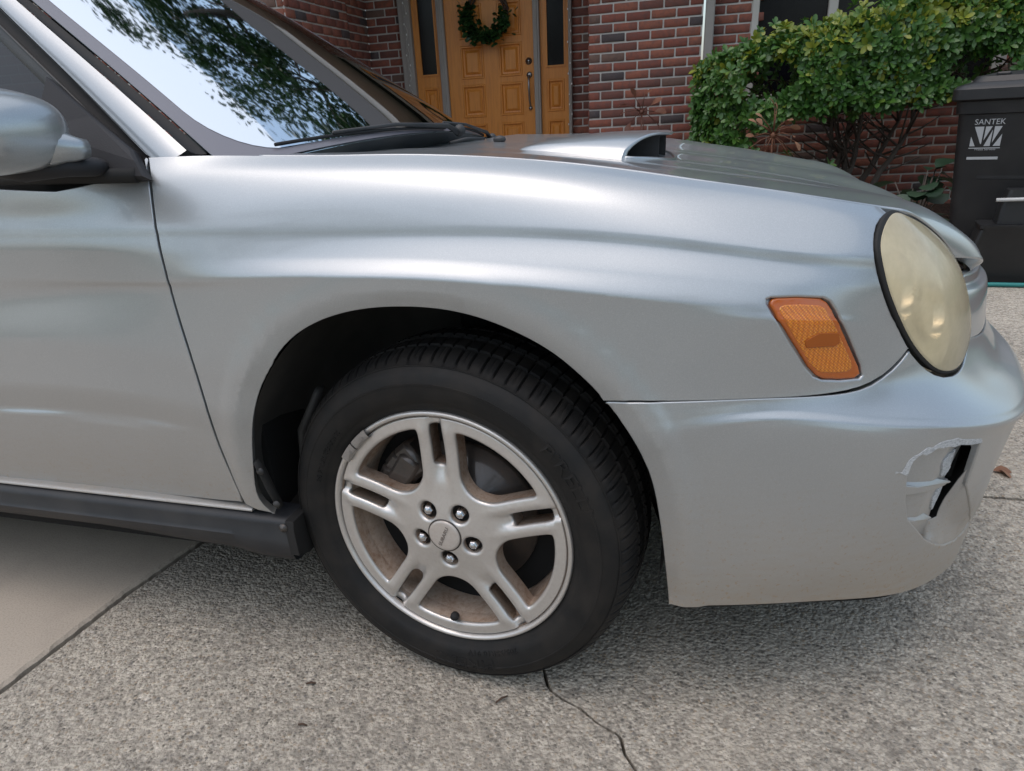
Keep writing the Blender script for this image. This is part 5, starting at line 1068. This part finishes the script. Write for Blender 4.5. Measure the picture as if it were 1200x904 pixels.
b = MB(); b.lathe([(.0005, -.014), (.022, -.012), (.028, -.004), (.029, 0)], 18, HM @ T3(-.884, m_front, 1.195)); b.tube([hw(-.884, m_front - .01, 1.19), hw(-.884, m_front - .05, 1.17), hw(-.884, m_front - .055, 1.08), hw(-.882, m_front - .05, .98), hw(-.880, m_front - .02, .925), hw(-.880, m_front - .004, .905)], [.009, .009, .010, .010, .009, .008], 10); b.ball(hw(-.880, m_front - .008, .905), .02); b.build('handle', M['pewter'], dr, True)
for s0, s1, g0, g1, p0, p1 in ((-2.017, -1.763, -1.957, -1.80, -1.955, -1.80), (-.771, -.50, -.707, -.545, -.712, -.545)):
    hs = [(g0, g1, 1.262, 2.2), (p0, p1, .86, 1.145), (p0, p1, .50, .79)]
    sl_ = board_with_holes('side_light', s0, s1, .25, 2.30, m_front + .008, hs, house)
    for h in hs[1:]: frame_ring(*h, m_front + .008, .02, sl_, 'side_panel')
    b = MB(); wbox(b, g0, g1, m_front + .022, m_front + .030, 1.262, 2.2); b.build('pane', M['door_glass'], sl_)
    b = MB()
    for a0, a1, z0, z1 in ((g0 - .012, g1 + .012, 1.250, 1.264), (g0 - .012, g0 + .002, 1.264, 2.2), (g1 - .002, g1 + .012, 1.264, 2.2)): wbox(b, a0, a1, m_front - .004, m_front + .02, z0, z1)
    b.build('glass_bead', M['oak'], sl_)
b = MB()
for s0, s1, dm in ((-1.763, -1.690, -.045), (-.833, -.771, -.045), (-2.137, -2.017, -.06), (-.50, -.466, -.06)):
    wbox(b, s0 + .001, s1 - .001, m_front + dm, m_front + .05, .25, 2.34, .006)
    if s1 - s0 > .05: wbox(b, (s0+s1)/2 - .010, (s0+s1)/2 + .010, m_front + dm - .010, m_front + dm, .25, 2.34, .003)
wbox(b, -2.14, -.466, m_front - .06, m_front + .05, 2.342, 2.46); b.build('door_frame', M['trim_paint'], house)
b = MB(); wbox(b, -2.48, -.25, 5.3, DD, .1, .235); wbox(b, -2.3, -.3, 5.0, 5.29, -.05, .11); b.build('porch_step', M['smooth'], house)
b = MB(); wbox(b, SI - .1, 3.2, 5.45, 7.2, TOP, TOP + .03); wbox(b, SI - 4, SI + .5, 4.5, 7.2, TOP + .001, TOP + .031); wbox(b, SI - .5, 5.1, 5.43, 5.45, TOP - .02, TOP + .18); b.build('soffit', M['trim_paint'], house)
b = MB(); z0, z1 = TOP + .16, TOP + 3.2
b.add([hw(-6, 5.40, z0), hw(6, 5.40, z0), hw(6, 10.5, z1), hw(-6, 10.5, z1), hw(6, 15, z0), hw(-6, 15, z0)], [(0, 1, 2, 3), (3, 2, 4, 5)]); b.add([hw(-6, 7.2, -.1), hw(-6, 14, -.1), hw(-6, 14, TOP), hw(-6, 7.2, TOP), hw(6, 7.2, -.1), hw(6, 14, -.1), hw(6, 14, TOP), hw(6, 7.2, TOP)], [(0, 1, 2, 3), (4, 5, 6, 7)]); b.build('roof', mat('roof_shingle', (.022, .02, .019), .95), house)
# string of little lights on the frame
sl2 = thing('string_lights', 'string of tiny clear bulbs running up the door frame', 'string lights', hw(-2.077, m_front - .07, .3))
b = MB()
for s in (-2.062, -.484):
    pts = [hw(s + .014*math.sin(i*1.7), m_front - .066, .3 + i*.05) for i in range(42)]; b.tube(pts, .0022, 5)
b.build('wire', M['white_trim'], sl2, True); M['bulb'] = mat('clear_bulb', (.8, .8, .78), .15, 0, 1.)
bp_ = None
for s in (-2.062, -.484):
    for i in range(1, 24):
        if bp_ is None: b = MB(); b.ball((0, 0, 0), (.006, .006, .010), 8, 5); bp_ = b.build('bulb', M['bulb'], sl2, True); o = bp_
        else: o = copy_to(bp_)
        o.matrix_basis = HM @ T3(s + .018*math.sin(i*2.3), m_front - .074, .3 + i*.088); setparent(o, sl2)
# downspout, window
b = MB(); wbox(b, .690, .762, PD - .012, PD + .045, -.1, TOP, .008)
for z in (.6, 1.9): wbox(b, .684, .768, PD - .016, PD + .03, z, z + .03, .003)
b.build('downspout', M['trim_paint'], house)
wf = MB(); a0, a1, z0, z1 = WIN
for q in ((a0, a0 + .055, z0, z1), (a1 - .055, a1, z0, z1), (a0 + .055, a1 - .055, z0, z0 + .06), (a0 + .055, a1 - .055, z1 - .06, z1), (1.64, 1.71, z0 + .06, z1 - .06)): wbox(wf, q[0], q[1], HW_ - .012, HW_ + .07, q[2], q[3], .005)
wf = wf.build('window', M['white_trim'], house); b = MB(); wbox(b, a0 + .05, a1 - .05, HW_ + .03, HW_ + .04, z0 + .05, z1 - .05); b.build('pane', M['door_glass'], wf)
b = MB()
for i in range(24): s = a0 - .02 + i*.082; b.box((s, HW_ - .045, .765), (s + .070, HW_ + .05, .828), HM @ T3(0, 0, rng.uniform(-.001, .001)), .004); b.C[-32:] = [(rng.random(),)*3 + (1,)]*32
b.build('window_sill', M['brick_far'], house, col=True)
b = MB(); b.box((-9, 3.23, -.14), (9, 7.5, -.035)); struct(b.build('planting_bed', M['mulch']))
# ---- wreath on the door
wr = thing('wreath', 'grapevine wreath half covered with green leaves hanging on the door', 'wreath', hw(-1.262, m_front - .05, 1.73))
M['vine'] = mat('grapevine', (.075, .045, .03), .85); b = MB()
for k in range(14):
    ph = rng.random()*6; pts = []
    for i in range(41):
        a = 2*math.pi*i/40; r = .185 + .022*math.sin(a*3 + ph) + rng.uniform(-.004, .004); pts.append(hw(-1.262 + r*math.cos(a), m_front - .045 + .022*math.cos(a*2 + ph*2), 1.73 + r*math.sin(a)*1.02))
    b.tube(pts, .0055, 5, False)
b.build('vine_ring', M['vine'], wr, True)
def leaf_mat(name, c0, c1, c2, rough=.38, attr=True):
    m = mat(name, c0, rough, 0, 0, .2, .5); g = G(m)
    if attr: a = g.node('ShaderNodeVertexColor'); a.layer_name = 'tone'; r = g.sep(a.outputs[0])[0]
    else: r = g.node('ShaderNodeObjectInfo').outputs['Random']
    c = g.ramp(r, [(0, c0), (.55, c1), (1, c2)]); n = g.noise(g.pos(), 40, 3); c = g.mix(g.math('MULTIPLY', n, .35), c, (c0[0]*.7, c0[1]*.7, c0[2]*.7)); g.set('Base Color', c); g.set('Subsurface Weight', .0)
    t = g.t; tl = g.node('ShaderNodeBsdfTranslucent'); mx = g.node('ShaderNodeMixShader'); mx.inputs[0].default_value = .18; g.link(c, tl.inputs[0]); g.link(g.b.outputs[0], mx.inputs[1]); g.link(tl.outputs[0], mx.inputs[2]); g.link(mx.outputs[0], g.n['Material Output'].inputs[0]); return m
M['leaf'] = leaf_mat('hedge_leaf', (.034, .10, .022), (.072, .17, .028), (.28, .30, .028)); M['leaf_dark'] = leaf_mat('dark_leaf', (.016, .05, .014), (.028, .075, .018), (.05, .10, .03))
LEAF = [(0, 0, 0), (.20, .30, .05), (.33, .62, .06), (.22, .88, .02), (0, 1.0, -.03), (-.22, .88, .02), (-.33, .62, .06), (-.20, .30, .05), (0, .35, 0), (0, .7, -.01)]
LF = [(0, 1, 8), (1, 2, 9, 8), (2, 3, 4, 9), (4, 5, 6, 9), (6, 7, 8, 9), (7, 0, 8)]
def add_leaf(b, Q, L_, wd, tone, curl=.0):
    b.add([tuple(Q @ Vector((x*wd*L_*1.15, y*L_, (z - curl*y*y)*L_))) for x, y, z in LEAF], LF, (tone, tone, tone, 1))
def dirM(p, d, roll=0.):
    d = Vector(d).normalized(); up = Vector((0, 0, 1)) if abs(d.z) < .95 else Vector((1, 0, 0)); x = d.cross(up).normalized(); z = x.cross(d); Q = Matrix(((x.x, d.x, z.x, p[0]), (x.y, d.y, z.y, p[1]), (x.z, d.z, z.z, p[2]), (0, 0, 0, 1))); return Q @ Matrix.Rotation(roll, 4, 'Y')
b = MB()
for i in range(520):
    a = R(rng.uniform(158, 352)) if i < 350 else R(rng.uniform(150, 365)); r = .190 + rng.gauss(0, .030); p = Vector(hw(-1.262 + r*math.cos(a), m_front - .075 - rng.uniform(0, .05), 1.73 + r*math.sin(a)))
    d = HM.to_3x3() @ Vector((rng.uniform(-1, 1), rng.uniform(-1, -.2), rng.uniform(-1, .8))); add_leaf(b, dirM(p, d, rng.uniform(-1, 1)), rng.uniform(.045, .07), .9, rng.random()*.9)
o = b.build('wreath_leaves', M['leaf_dark'], wr, True, col=True); o['kind'] = 'stuff'
# ================================================================ hedge
M['bark'] = plastic('shrub_bark', (.06, .045, .035), .9, 60, .6, .3)
hedge = thing('hedge_shrub', 'clipped green broadleaf shrub on several stems under the house window', 'shrub', (1.25, 5.3, -.04))
crown = link(bpy.data.objects.new('crown', None)); setparent(crown, hedge)
def rosette(seed, tone0, tone1, n=8, L0=.071, wd=.64):
    r_ = random.Random(seed); b = MB()
    for i in range(n):
        a = 2.4*i; el = .15 + .9*(i/n)**1.3 + r_.uniform(-.15, .15); d = (math.cos(a)*math.cos(el), math.sin(a)*math.cos(el), math.sin(el)); add_leaf(b, dirM((0, 0, .012*i/n), d, r_.uniform(-.3, .3)), L0*r_.uniform(.7, 1.1)*(1 - .25*i/n), wd*r_.uniform(.85, 1.1), tone0 + (tone1 - tone0)*r_.random(), .12)
    return b
PR = [rosette(k, *t) for k, t in enumerate([(.0, .45), (.1, .55), (.2, .6), (.3, .7), (.55, 1.), (.7, 1.)])]
def crown_pt():
    x = rng.uniform(.17, 3.3)
    t = (x - .17)/2.58; top = 1.06 + .29*min(1, (x - .17)/1.25) + .05*math.sin(x*3.1) + .05*min(1, max(0, (x-.8)/.8)); bot = .77 - .06*math.sin(x*2.2) - .22*math.exp(-((x - .35)/.25)**2) + .05*math.exp(-((x - .85)/.2)**2)
    f = rng.random()
    y0 = 4.62 + .10*math.sin(x*4) + .35*max(0, 1 - (x-.17)/.35)**2; y1 = 5.85
    if f < .52: z = bot + (top - bot)*rng.random()**.8; y = y0 + abs(rng.gauss(0, .07)) + .12*max(0, (z - top + .12)/.12); out = (rng.gauss(0, .5), -1, rng.gauss(.35, .45))
    elif f < .86: z = top - abs(rng.gauss(0, .035)) + .03*rng.random(); y = rng.uniform(y0 + .03, y1); z -= .08*max(0, 1 - (y - y0)/.12); out = (rng.gauss(0, .5), -.35 + rng.gauss(0, .4), 1)
    else: z = rng.uniform(bot, top - .05); y = rng.uniform(y0, y1); out = (rng.gauss(0, 1), -.5, rng.gauss(.4, .6))
    if f < .86 and x < .34 and rng.random() < .6: out = (-1, -.5, .4)
    return Vector((x, y, z)), out, top
items = []
for i in range(4600):
    p, out, top = crown_pt(); q = math.sin(p.x*5.3 + 1.1)*math.sin(p.z*8 + p.y*4)
    if q < -.55 and p.z < top - .1: continue
    if rng.random() < .05 and p.z > top - .06: p.z += rng.uniform(.03, .09)
    yel = (.10 + .75*float(sstep(top - .25, top, p.z)))*(.35 + .65*math.exp(-((p.x - 1.25)/.75)**2)); k = rng.choice([4, 5]) if rng.random() < yel*.75 else rng.choice([0, 1, 2, 2, 3])
    items.append((p, dirM(p, out).to_3x3() @ Matrix.Rotation(0, 3, 'X'), k, rng.uniform(.6, 1.15)))
protos = {}
def ros_matrix(p, B, s, a): 
    Q = (B @ Matrix(((1, 0, 0), (0, 0, 1), (0, -1, 0)))).to_4x4(); Q.translation = p; return Q @ Matrix.Rotation(a, 4, 'Z') @ Matrix.Scale(s, 4)
scr_ = []
for it in items:
    u = to_px(np.array(it[0])); scr_.append((0 if not (-10 < u[0] < 1210 and -20 < u[1] < 230) else 1/((np.array(it[0]) - CAMP) @ _f) - (.02 if it[0].y > 5.0 else 0)))
od_ = sorted(range(len(items)), key=lambda i: -scr_[i]); rest = MB(); cnt = 0
for i in od_:
    p, B, k, s = items[i]; Q = ros_matrix(p, B, s, rng.random()*6.28)
    if cnt < 298 and scr_[i] > 0:
        if k not in protos: o = mesh_obj('leaf_cluster', PR[k].V, PR[k].F, M['leaf'], None, True, col=PR[k].C); protos[k] = o
        else: o = copy_to(protos[k])
        o.matrix_basis = Q; setparent(o, crown); cnt += 1
    else: rest.add([tuple(Q @ Vector(v)) for v in PR[k].V], PR[k].F, None); rest.C[-len(PR[k].V):] = PR[k].C
o = rest.build('foliage', M['leaf'], crown, True, col=True); o['kind'] = 'stuff'
for bx in (1.02, 1.14, 1.22, 1.30, 1.40, 1.55):
    b = MB()
    p = Vector((1.22 + (bx - 1.25)*.35, 5.12 + rng.uniform(-.1, .1), -.05)); pts = [p.copy()]; d = Vector(((bx - 1.22)*1.1, rng.uniform(-.02, .25), 1)).normalized()
    for i in range(9): p = p + d*.115; d = (d + Vector((rng.gauss(0, .16), abs(rng.gauss(0, .1)), rng.uniform(-.05, .05)))).normalized(); pts.append(p.copy())
    b.tube(pts, [.030 - .0023*i for i in range(10)], 7)
    for j in range(4, 10):
        for _ in range(2):
            q = pts[j].copy(); e = Vector((rng.gauss(0, 1), rng.gauss(.3, .5), rng.uniform(.0, .8))).normalized(); b.tube([q, q + e*.14 + Vector((0, 0, .02)), q + e*.3 + Vector((0, 0, .07))], [.009, .007, .004], 5)
    b.build('trunk', M['bark'], hedge, True)
b = MB()
for i in range(90):
    x = rng.uniform(.3, 2.4); y = rng.uniform(5.05, 5.7); z = rng.uniform(.78, 1.0); q = Vector((x, y, z)); e = Vector((rng.gauss(0, 1), rng.gauss(0, 1), rng.gauss(.3, .5))).normalized(); b.tube([q, q + e*.1, q + e*.22], [.006, .005, .003], 4)
o = b.build('twigs', M['bark'], hedge, True); o['kind'] = 'stuff'
# low straggling shoots at the left foot of the hedge
def shoot(root, n, name, label, seed, toneA=(0, .4)):
    r_ = random.Random(seed); t = thing(name, label, 'shrub', tuple(root)); b = MB(); lv = MB()
    for k in range(n):
        p = Vector(root) + Vector((r_.gauss(0, .07), r_.gauss(0, .07), 0)); d = Vector((r_.gauss(0, .3), r_.gauss(-.08, .2), 1)).normalized(); pts = [p.copy()]; 
        for i in range(6): p = p + d*r_.uniform(.07, .125); d = (d + Vector((r_.gauss(0, .18), r_.gauss(0, .18), -.02))).normalized(); pts.append(p.copy())
        b.tube(pts, [.008 - .0009*i for i in range(7)], 5)
        for j in range(2, 7):
            if r_.random() < .8:
                Q = ros_matrix(pts[j], dirM(pts[j], d + Vector((r_.gauss(0, .5), r_.gauss(-.3, .5), .1))).to_3x3(), r_.uniform(.7, 1.1), r_.random()*6); kk = r_.choice([0, 1, 2]); lv.add([tuple(Q @ Vector(v)) for v in PR[kk].V], PR[kk].F); lv.C[-len(PR[kk].V):] = PR[kk].C
    b.build('stem', M['bark'], t, True); o = lv.build('leaves', M['leaf'], t, True, col=True); o['kind'] = 'stuff'
shoot((.34, 5.0, -.04), 15, 'young_shrub', 'loose leafy shrub filling in beside the downspout beneath the clipped hedge', 3)
shoot((.74, 4.72, -.04), 7, 'leafy_sucker', 'low shoots with broad pale green leaves right of the dried brown flower head', 5)
# dried brown flower head in front of the hedge, and a rusty metal flower by the pier
M['dry'] = leaf_mat('dried_leaf', (.20, .085, .045), (.28, .14, .075), (.36, .20, .12), .7)
def umbel(name, label, cat, root, top, n, rad, leafL, m_stem, m_leaf, seed, fl=.75):
    r_ = random.Random(seed); t = thing(name, label, cat, tuple(root)); b = MB(); lv = MB(); T_ = Vector(top); R0 = Vector(root)
    b.tube([R0, R0.lerp(T_, .5) + Vector((.01, 0, 0)), T_], [.010, .008, .007], 7); b.ball(tuple(T_), .020); ob = b.build('stalk', m_stem, t, True)
    for k in range(n):
        a = 2*math.pi*k/n + r_.uniform(-.2, .2); d = Vector((math.cos(a), -.35 + r_.gauss(0, .25), math.sin(a)*.9 + .12)).normalized(); L_ = rad*r_.uniform(.6, 1.15); tip = T_ + d*L_ + Vector((0, 0, -.05*L_))
        b = MB(); b.tube([T_, T_.lerp(tip, .5) + Vector((0, 0, .012)), tip], [.0042, .0036, .003], 5); st_ = b.build('flower_stalk', m_stem, t, True)
        b = MB(); add_leaf(b, dirM(tip, d + Vector((r_.gauss(0, .3), r_.gauss(0, .3), r_.gauss(0, .3))), r_.uniform(-1, 1)), leafL*r_.uniform(.8, 1.2), fl, r_.random(), .3); b.build('petal', m_leaf, st_, True, col=True)
umbel('dried_flower', 'dried brown flower head with radiating stalks in front of the hedge', 'plant', (.68, 4.50, -.04), (.695, 4.48, .665), 19, .155, .062, M['dry'], M['dry'], 11)
M['copper'] = leaf_mat('rusty_metal', (.15, .06, .04), (.22, .09, .055), (.30, .14, .09), .45)
umbel('metal_flower', 'rusty brown metal garden flower standing by the brick pier behind the hood scoop', 'garden ornament', (-.26, 5.55, -.04), (-.26, 5.55, .83), 10, .15, .085, M['copper'], M['copper'], 4, .9)
# broad-leaved plant at the foot of the bin
pl = thing('broad_leaf_plant', 'low dark plant with rounded leaves growing left of the rubbish bin', 'plant', (1.52, 4.05, -.04)); b = MB(); M['dleaf'] = leaf_mat('shade_leaf', (.018, .045, .022), (.025, .06, .03), (.05, .09, .05))
for i in range(34):
    a = rng.random()*6.28; rr_ = rng.uniform(.05, .24); p = Vector((1.52 + rr_*math.cos(a)*.9, 4.05 + rr_*math.sin(a), .10 + rng.random()*.36)); lf = MB(); add_leaf(lf, dirM(p, (math.cos(a), math.sin(a) - .4, rng.uniform(-.3, .5)), rng.uniform(-.5, .5)), rng.uniform(.11, .16), 1.15, rng.random(), .25); lf.build('leaf', M['dleaf'], pl, True, col=True)
    b.tube([(1.52, 4.05, -.04), (1.52 + .4*rr_*math.cos(a), 4.05 + .4*rr_*math.sin(a), p.z*.6), tuple(p)], .004, 5)
b.build('stem', M['bark'], pl, True)
# ================================================================ rubbish bin, tote, hose
M['bin'] = plastic('black_bin_plastic', (.009, .0095, .011), .45, 200, .15, .08)
bn = thing('wheelie_bin', 'black wheeled rubbish bin with a white printed logo at the hedge end', 'bin', (1.86, 3.62, -.04))
BQ = T3(1.885, 3.72, -.035) @ Matrix.Rotation(R(-20), 4, 'Z')
def rrect(wx, wy, z, r, n=5, cx=0., cy=0.):
    P_ = []
    for sx, sy, a0 in ((1, -1, -90), (1, 1, 0), (-1, 1, 90), (-1, -1, 180)):
        for i in range(n+1): a = R(a0 + 90*i/n); P_.append((cx + sx*(wx - r) + r*math.cos(a), cy + sy*(wy - r) + r*math.sin(a), z))
    return P_
def loft(b, rings, Q, cap0=True, cap1=True):
    n = len(rings[0]); V = [tuple(Q @ Vector(p)) for r_ in rings for p in r_]; F = [(i*n+k, i*n+(k+1) % n, (i+1)*n+(k+1) % n, (i+1)*n+k) for i in range(len(rings)-1) for k in range(n)]
    if cap0: F.append(tuple(range(n-1, -1, -1)))
    if cap1: F.append(tuple((len(rings)-1)*n + k for k in range(n)))
    return b.add(V, F)
b = MB(); wd = lambda z: (.225 + .075*z/.86, .24 + .085*z/.86)
loft(b, [rrect(*wd(z), z, .05) for z in (0.0, .02, .25, .5, .62)] + [rrect(wd(.64)[0]+.0, wd(.64)[1], .64, .05), rrect(wd(.80)[0], wd(.80)[1], .80, .05), rrect(wd(.80)[0]+.012, wd(.80)[1]+.012, .805, .05), rrect(wd(.86)[0]+.012, wd(.86)[1]+.012, .86, .05)], BQ); b.build('body', M['bin'], bn, auto=R(40))
b = MB(); loft(b, [rrect(.325, .350, .862, .06), rrect(.335, .360, .870, .06), rrect(.335, .360, .915, .06), rrect(.322, .347, .930, .06), rrect(.270, .295, .945, .06), rrect(.255, .280, .968, .06), rrect(.16, .18, .985, .05)], BQ); lid = b.build('lid', M['bin'], bn, auto=R(35))
b = MB()
for x in (-.14, 0, .14): b.box((x - .03, -.27, .966), (x + .03, .2, .984), BQ, .006)
b.build('lid_rib', M['bin'], lid)
b = MB(); b.tube([BQ @ Vector((-.25, .33, .85)), BQ @ Vector((-.25, .40, .87)), BQ @ Vector((.25, .40, .87)), BQ @ Vector((.25, .33, .85))], .016, 8); b.build('handle', M['bin'], bn, True)
b = MB(); b.box((-.19, -.004, -.03), (.19, .02, .03), BQ @ T3(.02, -.287, .52), .01); b.build('lift_bar', M['bin'], bn)
for sx in (-.26, .22):
    b = MB(); b.lathe([(.0005, 0), (.09, 0), (.1, .01), (.1, .045), (.09, .055), (.0005, .055)], 24, BQ @ T3(sx, .22, .10) @ Matrix.Rotation(R(90), 4, 'Z')); b.build('wheel', M['rubber'], bn, True)
M['print'] = mat('white_print', (.40, .41, .42), .6)
fy = lambda z: -(wd(z)[1]) - .0016
def on_bin(cx, cz):
    def f(x, y, z): zz = cz + y; return tuple(BQ @ Vector((cx + x, fy(zz) - z, zz)))
    return f
lettering('bin_print', 'SANTEK', .036, on_bin(-.150, .765), M['print'], bn, .98, .0002)
lettering('bin_print', 'Waste Services', .0145, on_bin(-.150, .640), M['print'], bn, 1.0, .0002)
def printed(polys, cx, cz):
    f = on_bin(cx, cz); V = []; F = []
    for p in polys: b0_ = len(V); V += [f(x, y, .0003) for x, y in p]; F.append(tuple(range(b0_, len(V))))
    mesh_obj('bin_logo', V, F, M['print'], bn, False)
printed([[(-.060, .045), (-.024, -.035), (-.020, -.035), (-.020, .045)], [(-.013, .045), (-.013, -.02), (.014, .045)], [(-.008, -.045), (.018, .030), (.018, -.045)], [(.024, .045), (.024, -.03), (.055, .045)], [(-.068, .0), (-.068, -.045), (-.045, -.045)], [(.030, -.045), (.060, .010), (.060, -.045)], [(-.07, -.095), (.062, -.095), (.062, -.108), (-.07, -.108)], [(-.07, -.052), (.062, -.052), (.062, -.056), (-.07, -.056)]], -.150, .70)
tb = thing('black_tote', 'black plastic tote with a pale carrying bar standing in front of the bin', 'tote', (1.86, 3.18, 0)); TQ = T3(1.79, 3.27, -.002) @ Matrix.Rotation(R(-6), 4, 'Z')
b = MB(); loft(b, [rrect(.215, .085, 0, .03), rrect(.22, .09, .02, .03), rrect(.165, .085, .26, .03), rrect(.17, .09, .268, .03), rrect(.17, .09, .285, .03)], TQ); b.build('body', M['bin'], tb, auto=R(40))
b = MB(); loft(b, [rrect(.12, .06, .286, .025, cx=.02), rrect(.115, .055, .36, .025, cx=.02), rrect(.10, .05, .44, .025, cx=.025)], TQ); b.build('lid', M['bin'], tb, auto=R(40))
b = MB(); b.tube([TQ @ Vector((-.125, -.075, .400)), TQ @ Vector((.17, -.075, .405))], .0085, 8); b.build('carrying_bar', mat('pale_plastic', (.5, .5, .49), .5), tb, True)
M['hose'] = mat('teal_hose', (.02, .19, .18), .4); b = MB(); b.tube([(1.2, 3.15, .012), (1.5, 3.13, .012), (1.7, 3.135, .012), (1.9, 3.12, .012), (2.3, 3.14, .012), (3.2, 3.05, .012), (4.5, 3.2, .012)], .0105, 10)
tag(b.build('garden_hose', M['hose'], None, True), 'teal garden hose lying along the far driveway edge below the bin', 'hose')
# leaf and twigs on the drive
b = MB(); add_leaf(b, dirM((1.135, 1.03, .004), (1, .3, .12), .2), .05, .9, .3, .2); add_leaf(b, dirM((1.15, 1.035, .006), (.6, -.7, .25), -.4), .035, .9, .7, .5); tag(b.build('fallen_leaf', M['dry'], None, True, col=True), 'curled brown leaf lying on the drive right of the bumper', 'leaf')
for (x, y, a, L_, lab) in ((-.263, -.088, .3, .018, 'short dark twig on the concrete left of the tyre, the upper one'), (-.227, -.182, .1, .016, 'short dark twig on the concrete left of the tyre, the lower one'), (.093, -.046, .9, .026, 'reddish brown twig on the drive just below the front tyre')):
    b = MB(); d = Vector((math.cos(a), math.sin(a), 0))*L_/2; c_ = Vector((x, y, .004)); b.tube([c_ - d, c_ + Vector((0, .001, .002)), c_ + d], [.0018, .0022, .0015], 6); tag(b.build('twig', M['vine'], None, True), lab, 'twig')
# ================================================================ trees around (seen in the glass and paint)
def tree(x, y, h, w, seed, label, n=1500, low=.35):
    r_ = random.Random(seed); t = thing('broadleaf_tree', label, 'tree', (x, y, -.12), 'tall trees around the house'); b = MB(); H0 = h*low
    b.tube([(x, y, -.12), (x + .1, y, h*.3), (x, y + .1, h*.6), (x, y, h*.9)], [.3*h/12, .22*h/12, .14*h/12, .03], 9)
    for k in range(9): a = r_.random()*6.28; z = r_.uniform(H0*.8, h*.75); b.tube([(x, y, z), (x + math.cos(a)*w*.35, y + math.sin(a)*w*.35, z + h*.08), (x + math.cos(a)*w*.75, y + math.sin(a)*w*.75, z + h*.18)], [.09*h/12, .06*h/12, .02], 6)
    b.build('trunk', M['bark'], t, True); lv = MB()
    cl = [(Vector((r_.gauss(0, .5)*w, r_.gauss(0, .5)*w, r_.uniform(H0, h))), r_.uniform(.5, 1.1)) for _ in range(46)]
    for i in range(n):
        c_, s = cl[i % len(cl)]; p = Vector((x, y, 0)) + c_ + Vector((r_.gauss(0, .5), r_.gauss(0, .5), r_.gauss(0, .4)))*s*(w/3.2)
        Q = dirM(p, (r_.gauss(0, 1), r_.gauss(0, 1), r_.gauss(0, .7)), r_.uniform(-1, 1)); add_leaf(lv, Q, r_.uniform(.13, .27), .8, r_.random()*.8)
    o = lv.build('crown', M['leaf_dark'], t, True, col=True); o['kind'] = 'stuff'
for i, (x, y, h, w) in enumerate([(-10.5, 15.5, 18.8, 3.8), (-7.0, 16.2, 15.4, 3.2), (-4.2, 17, 13.2, 3.0), (-1.2, 17.5, 11.5, 3.2), (-14, 12, 17.5, 3.8)]): tree(x, y, h, w, 20 + i, ['tall broadleaf tree behind the house wing at the far left', 'tall broadleaf tree behind the house, left of the front door', 'broadleaf tree rising behind the roof over the front door', 'lower broadleaf tree behind the house, right of the front door', 'tallest broadleaf tree beside the left end of the house wing'][i], 9000, .35)
for i, (x, y, h, w) in enumerate([(-8, -15, 9.5, 3.6), (-2, -17, 9, 3.8), (4.5, -16, 10, 3.8), (11, -13, 9.5, 3.6), (-15, -9, 10, 3.6), (17, -3, 9.5, 3.4)]): tree(x, y, h, w, 40 + i, ['street tree opposite the rear of the car', 'street tree opposite the front door of the car', 'street tree directly opposite the front wheel', 'street tree opposite the front bumper', 'tall street tree left of the driveway mouth', 'street tree on the right side of the driveway'][i], 5000, .18)
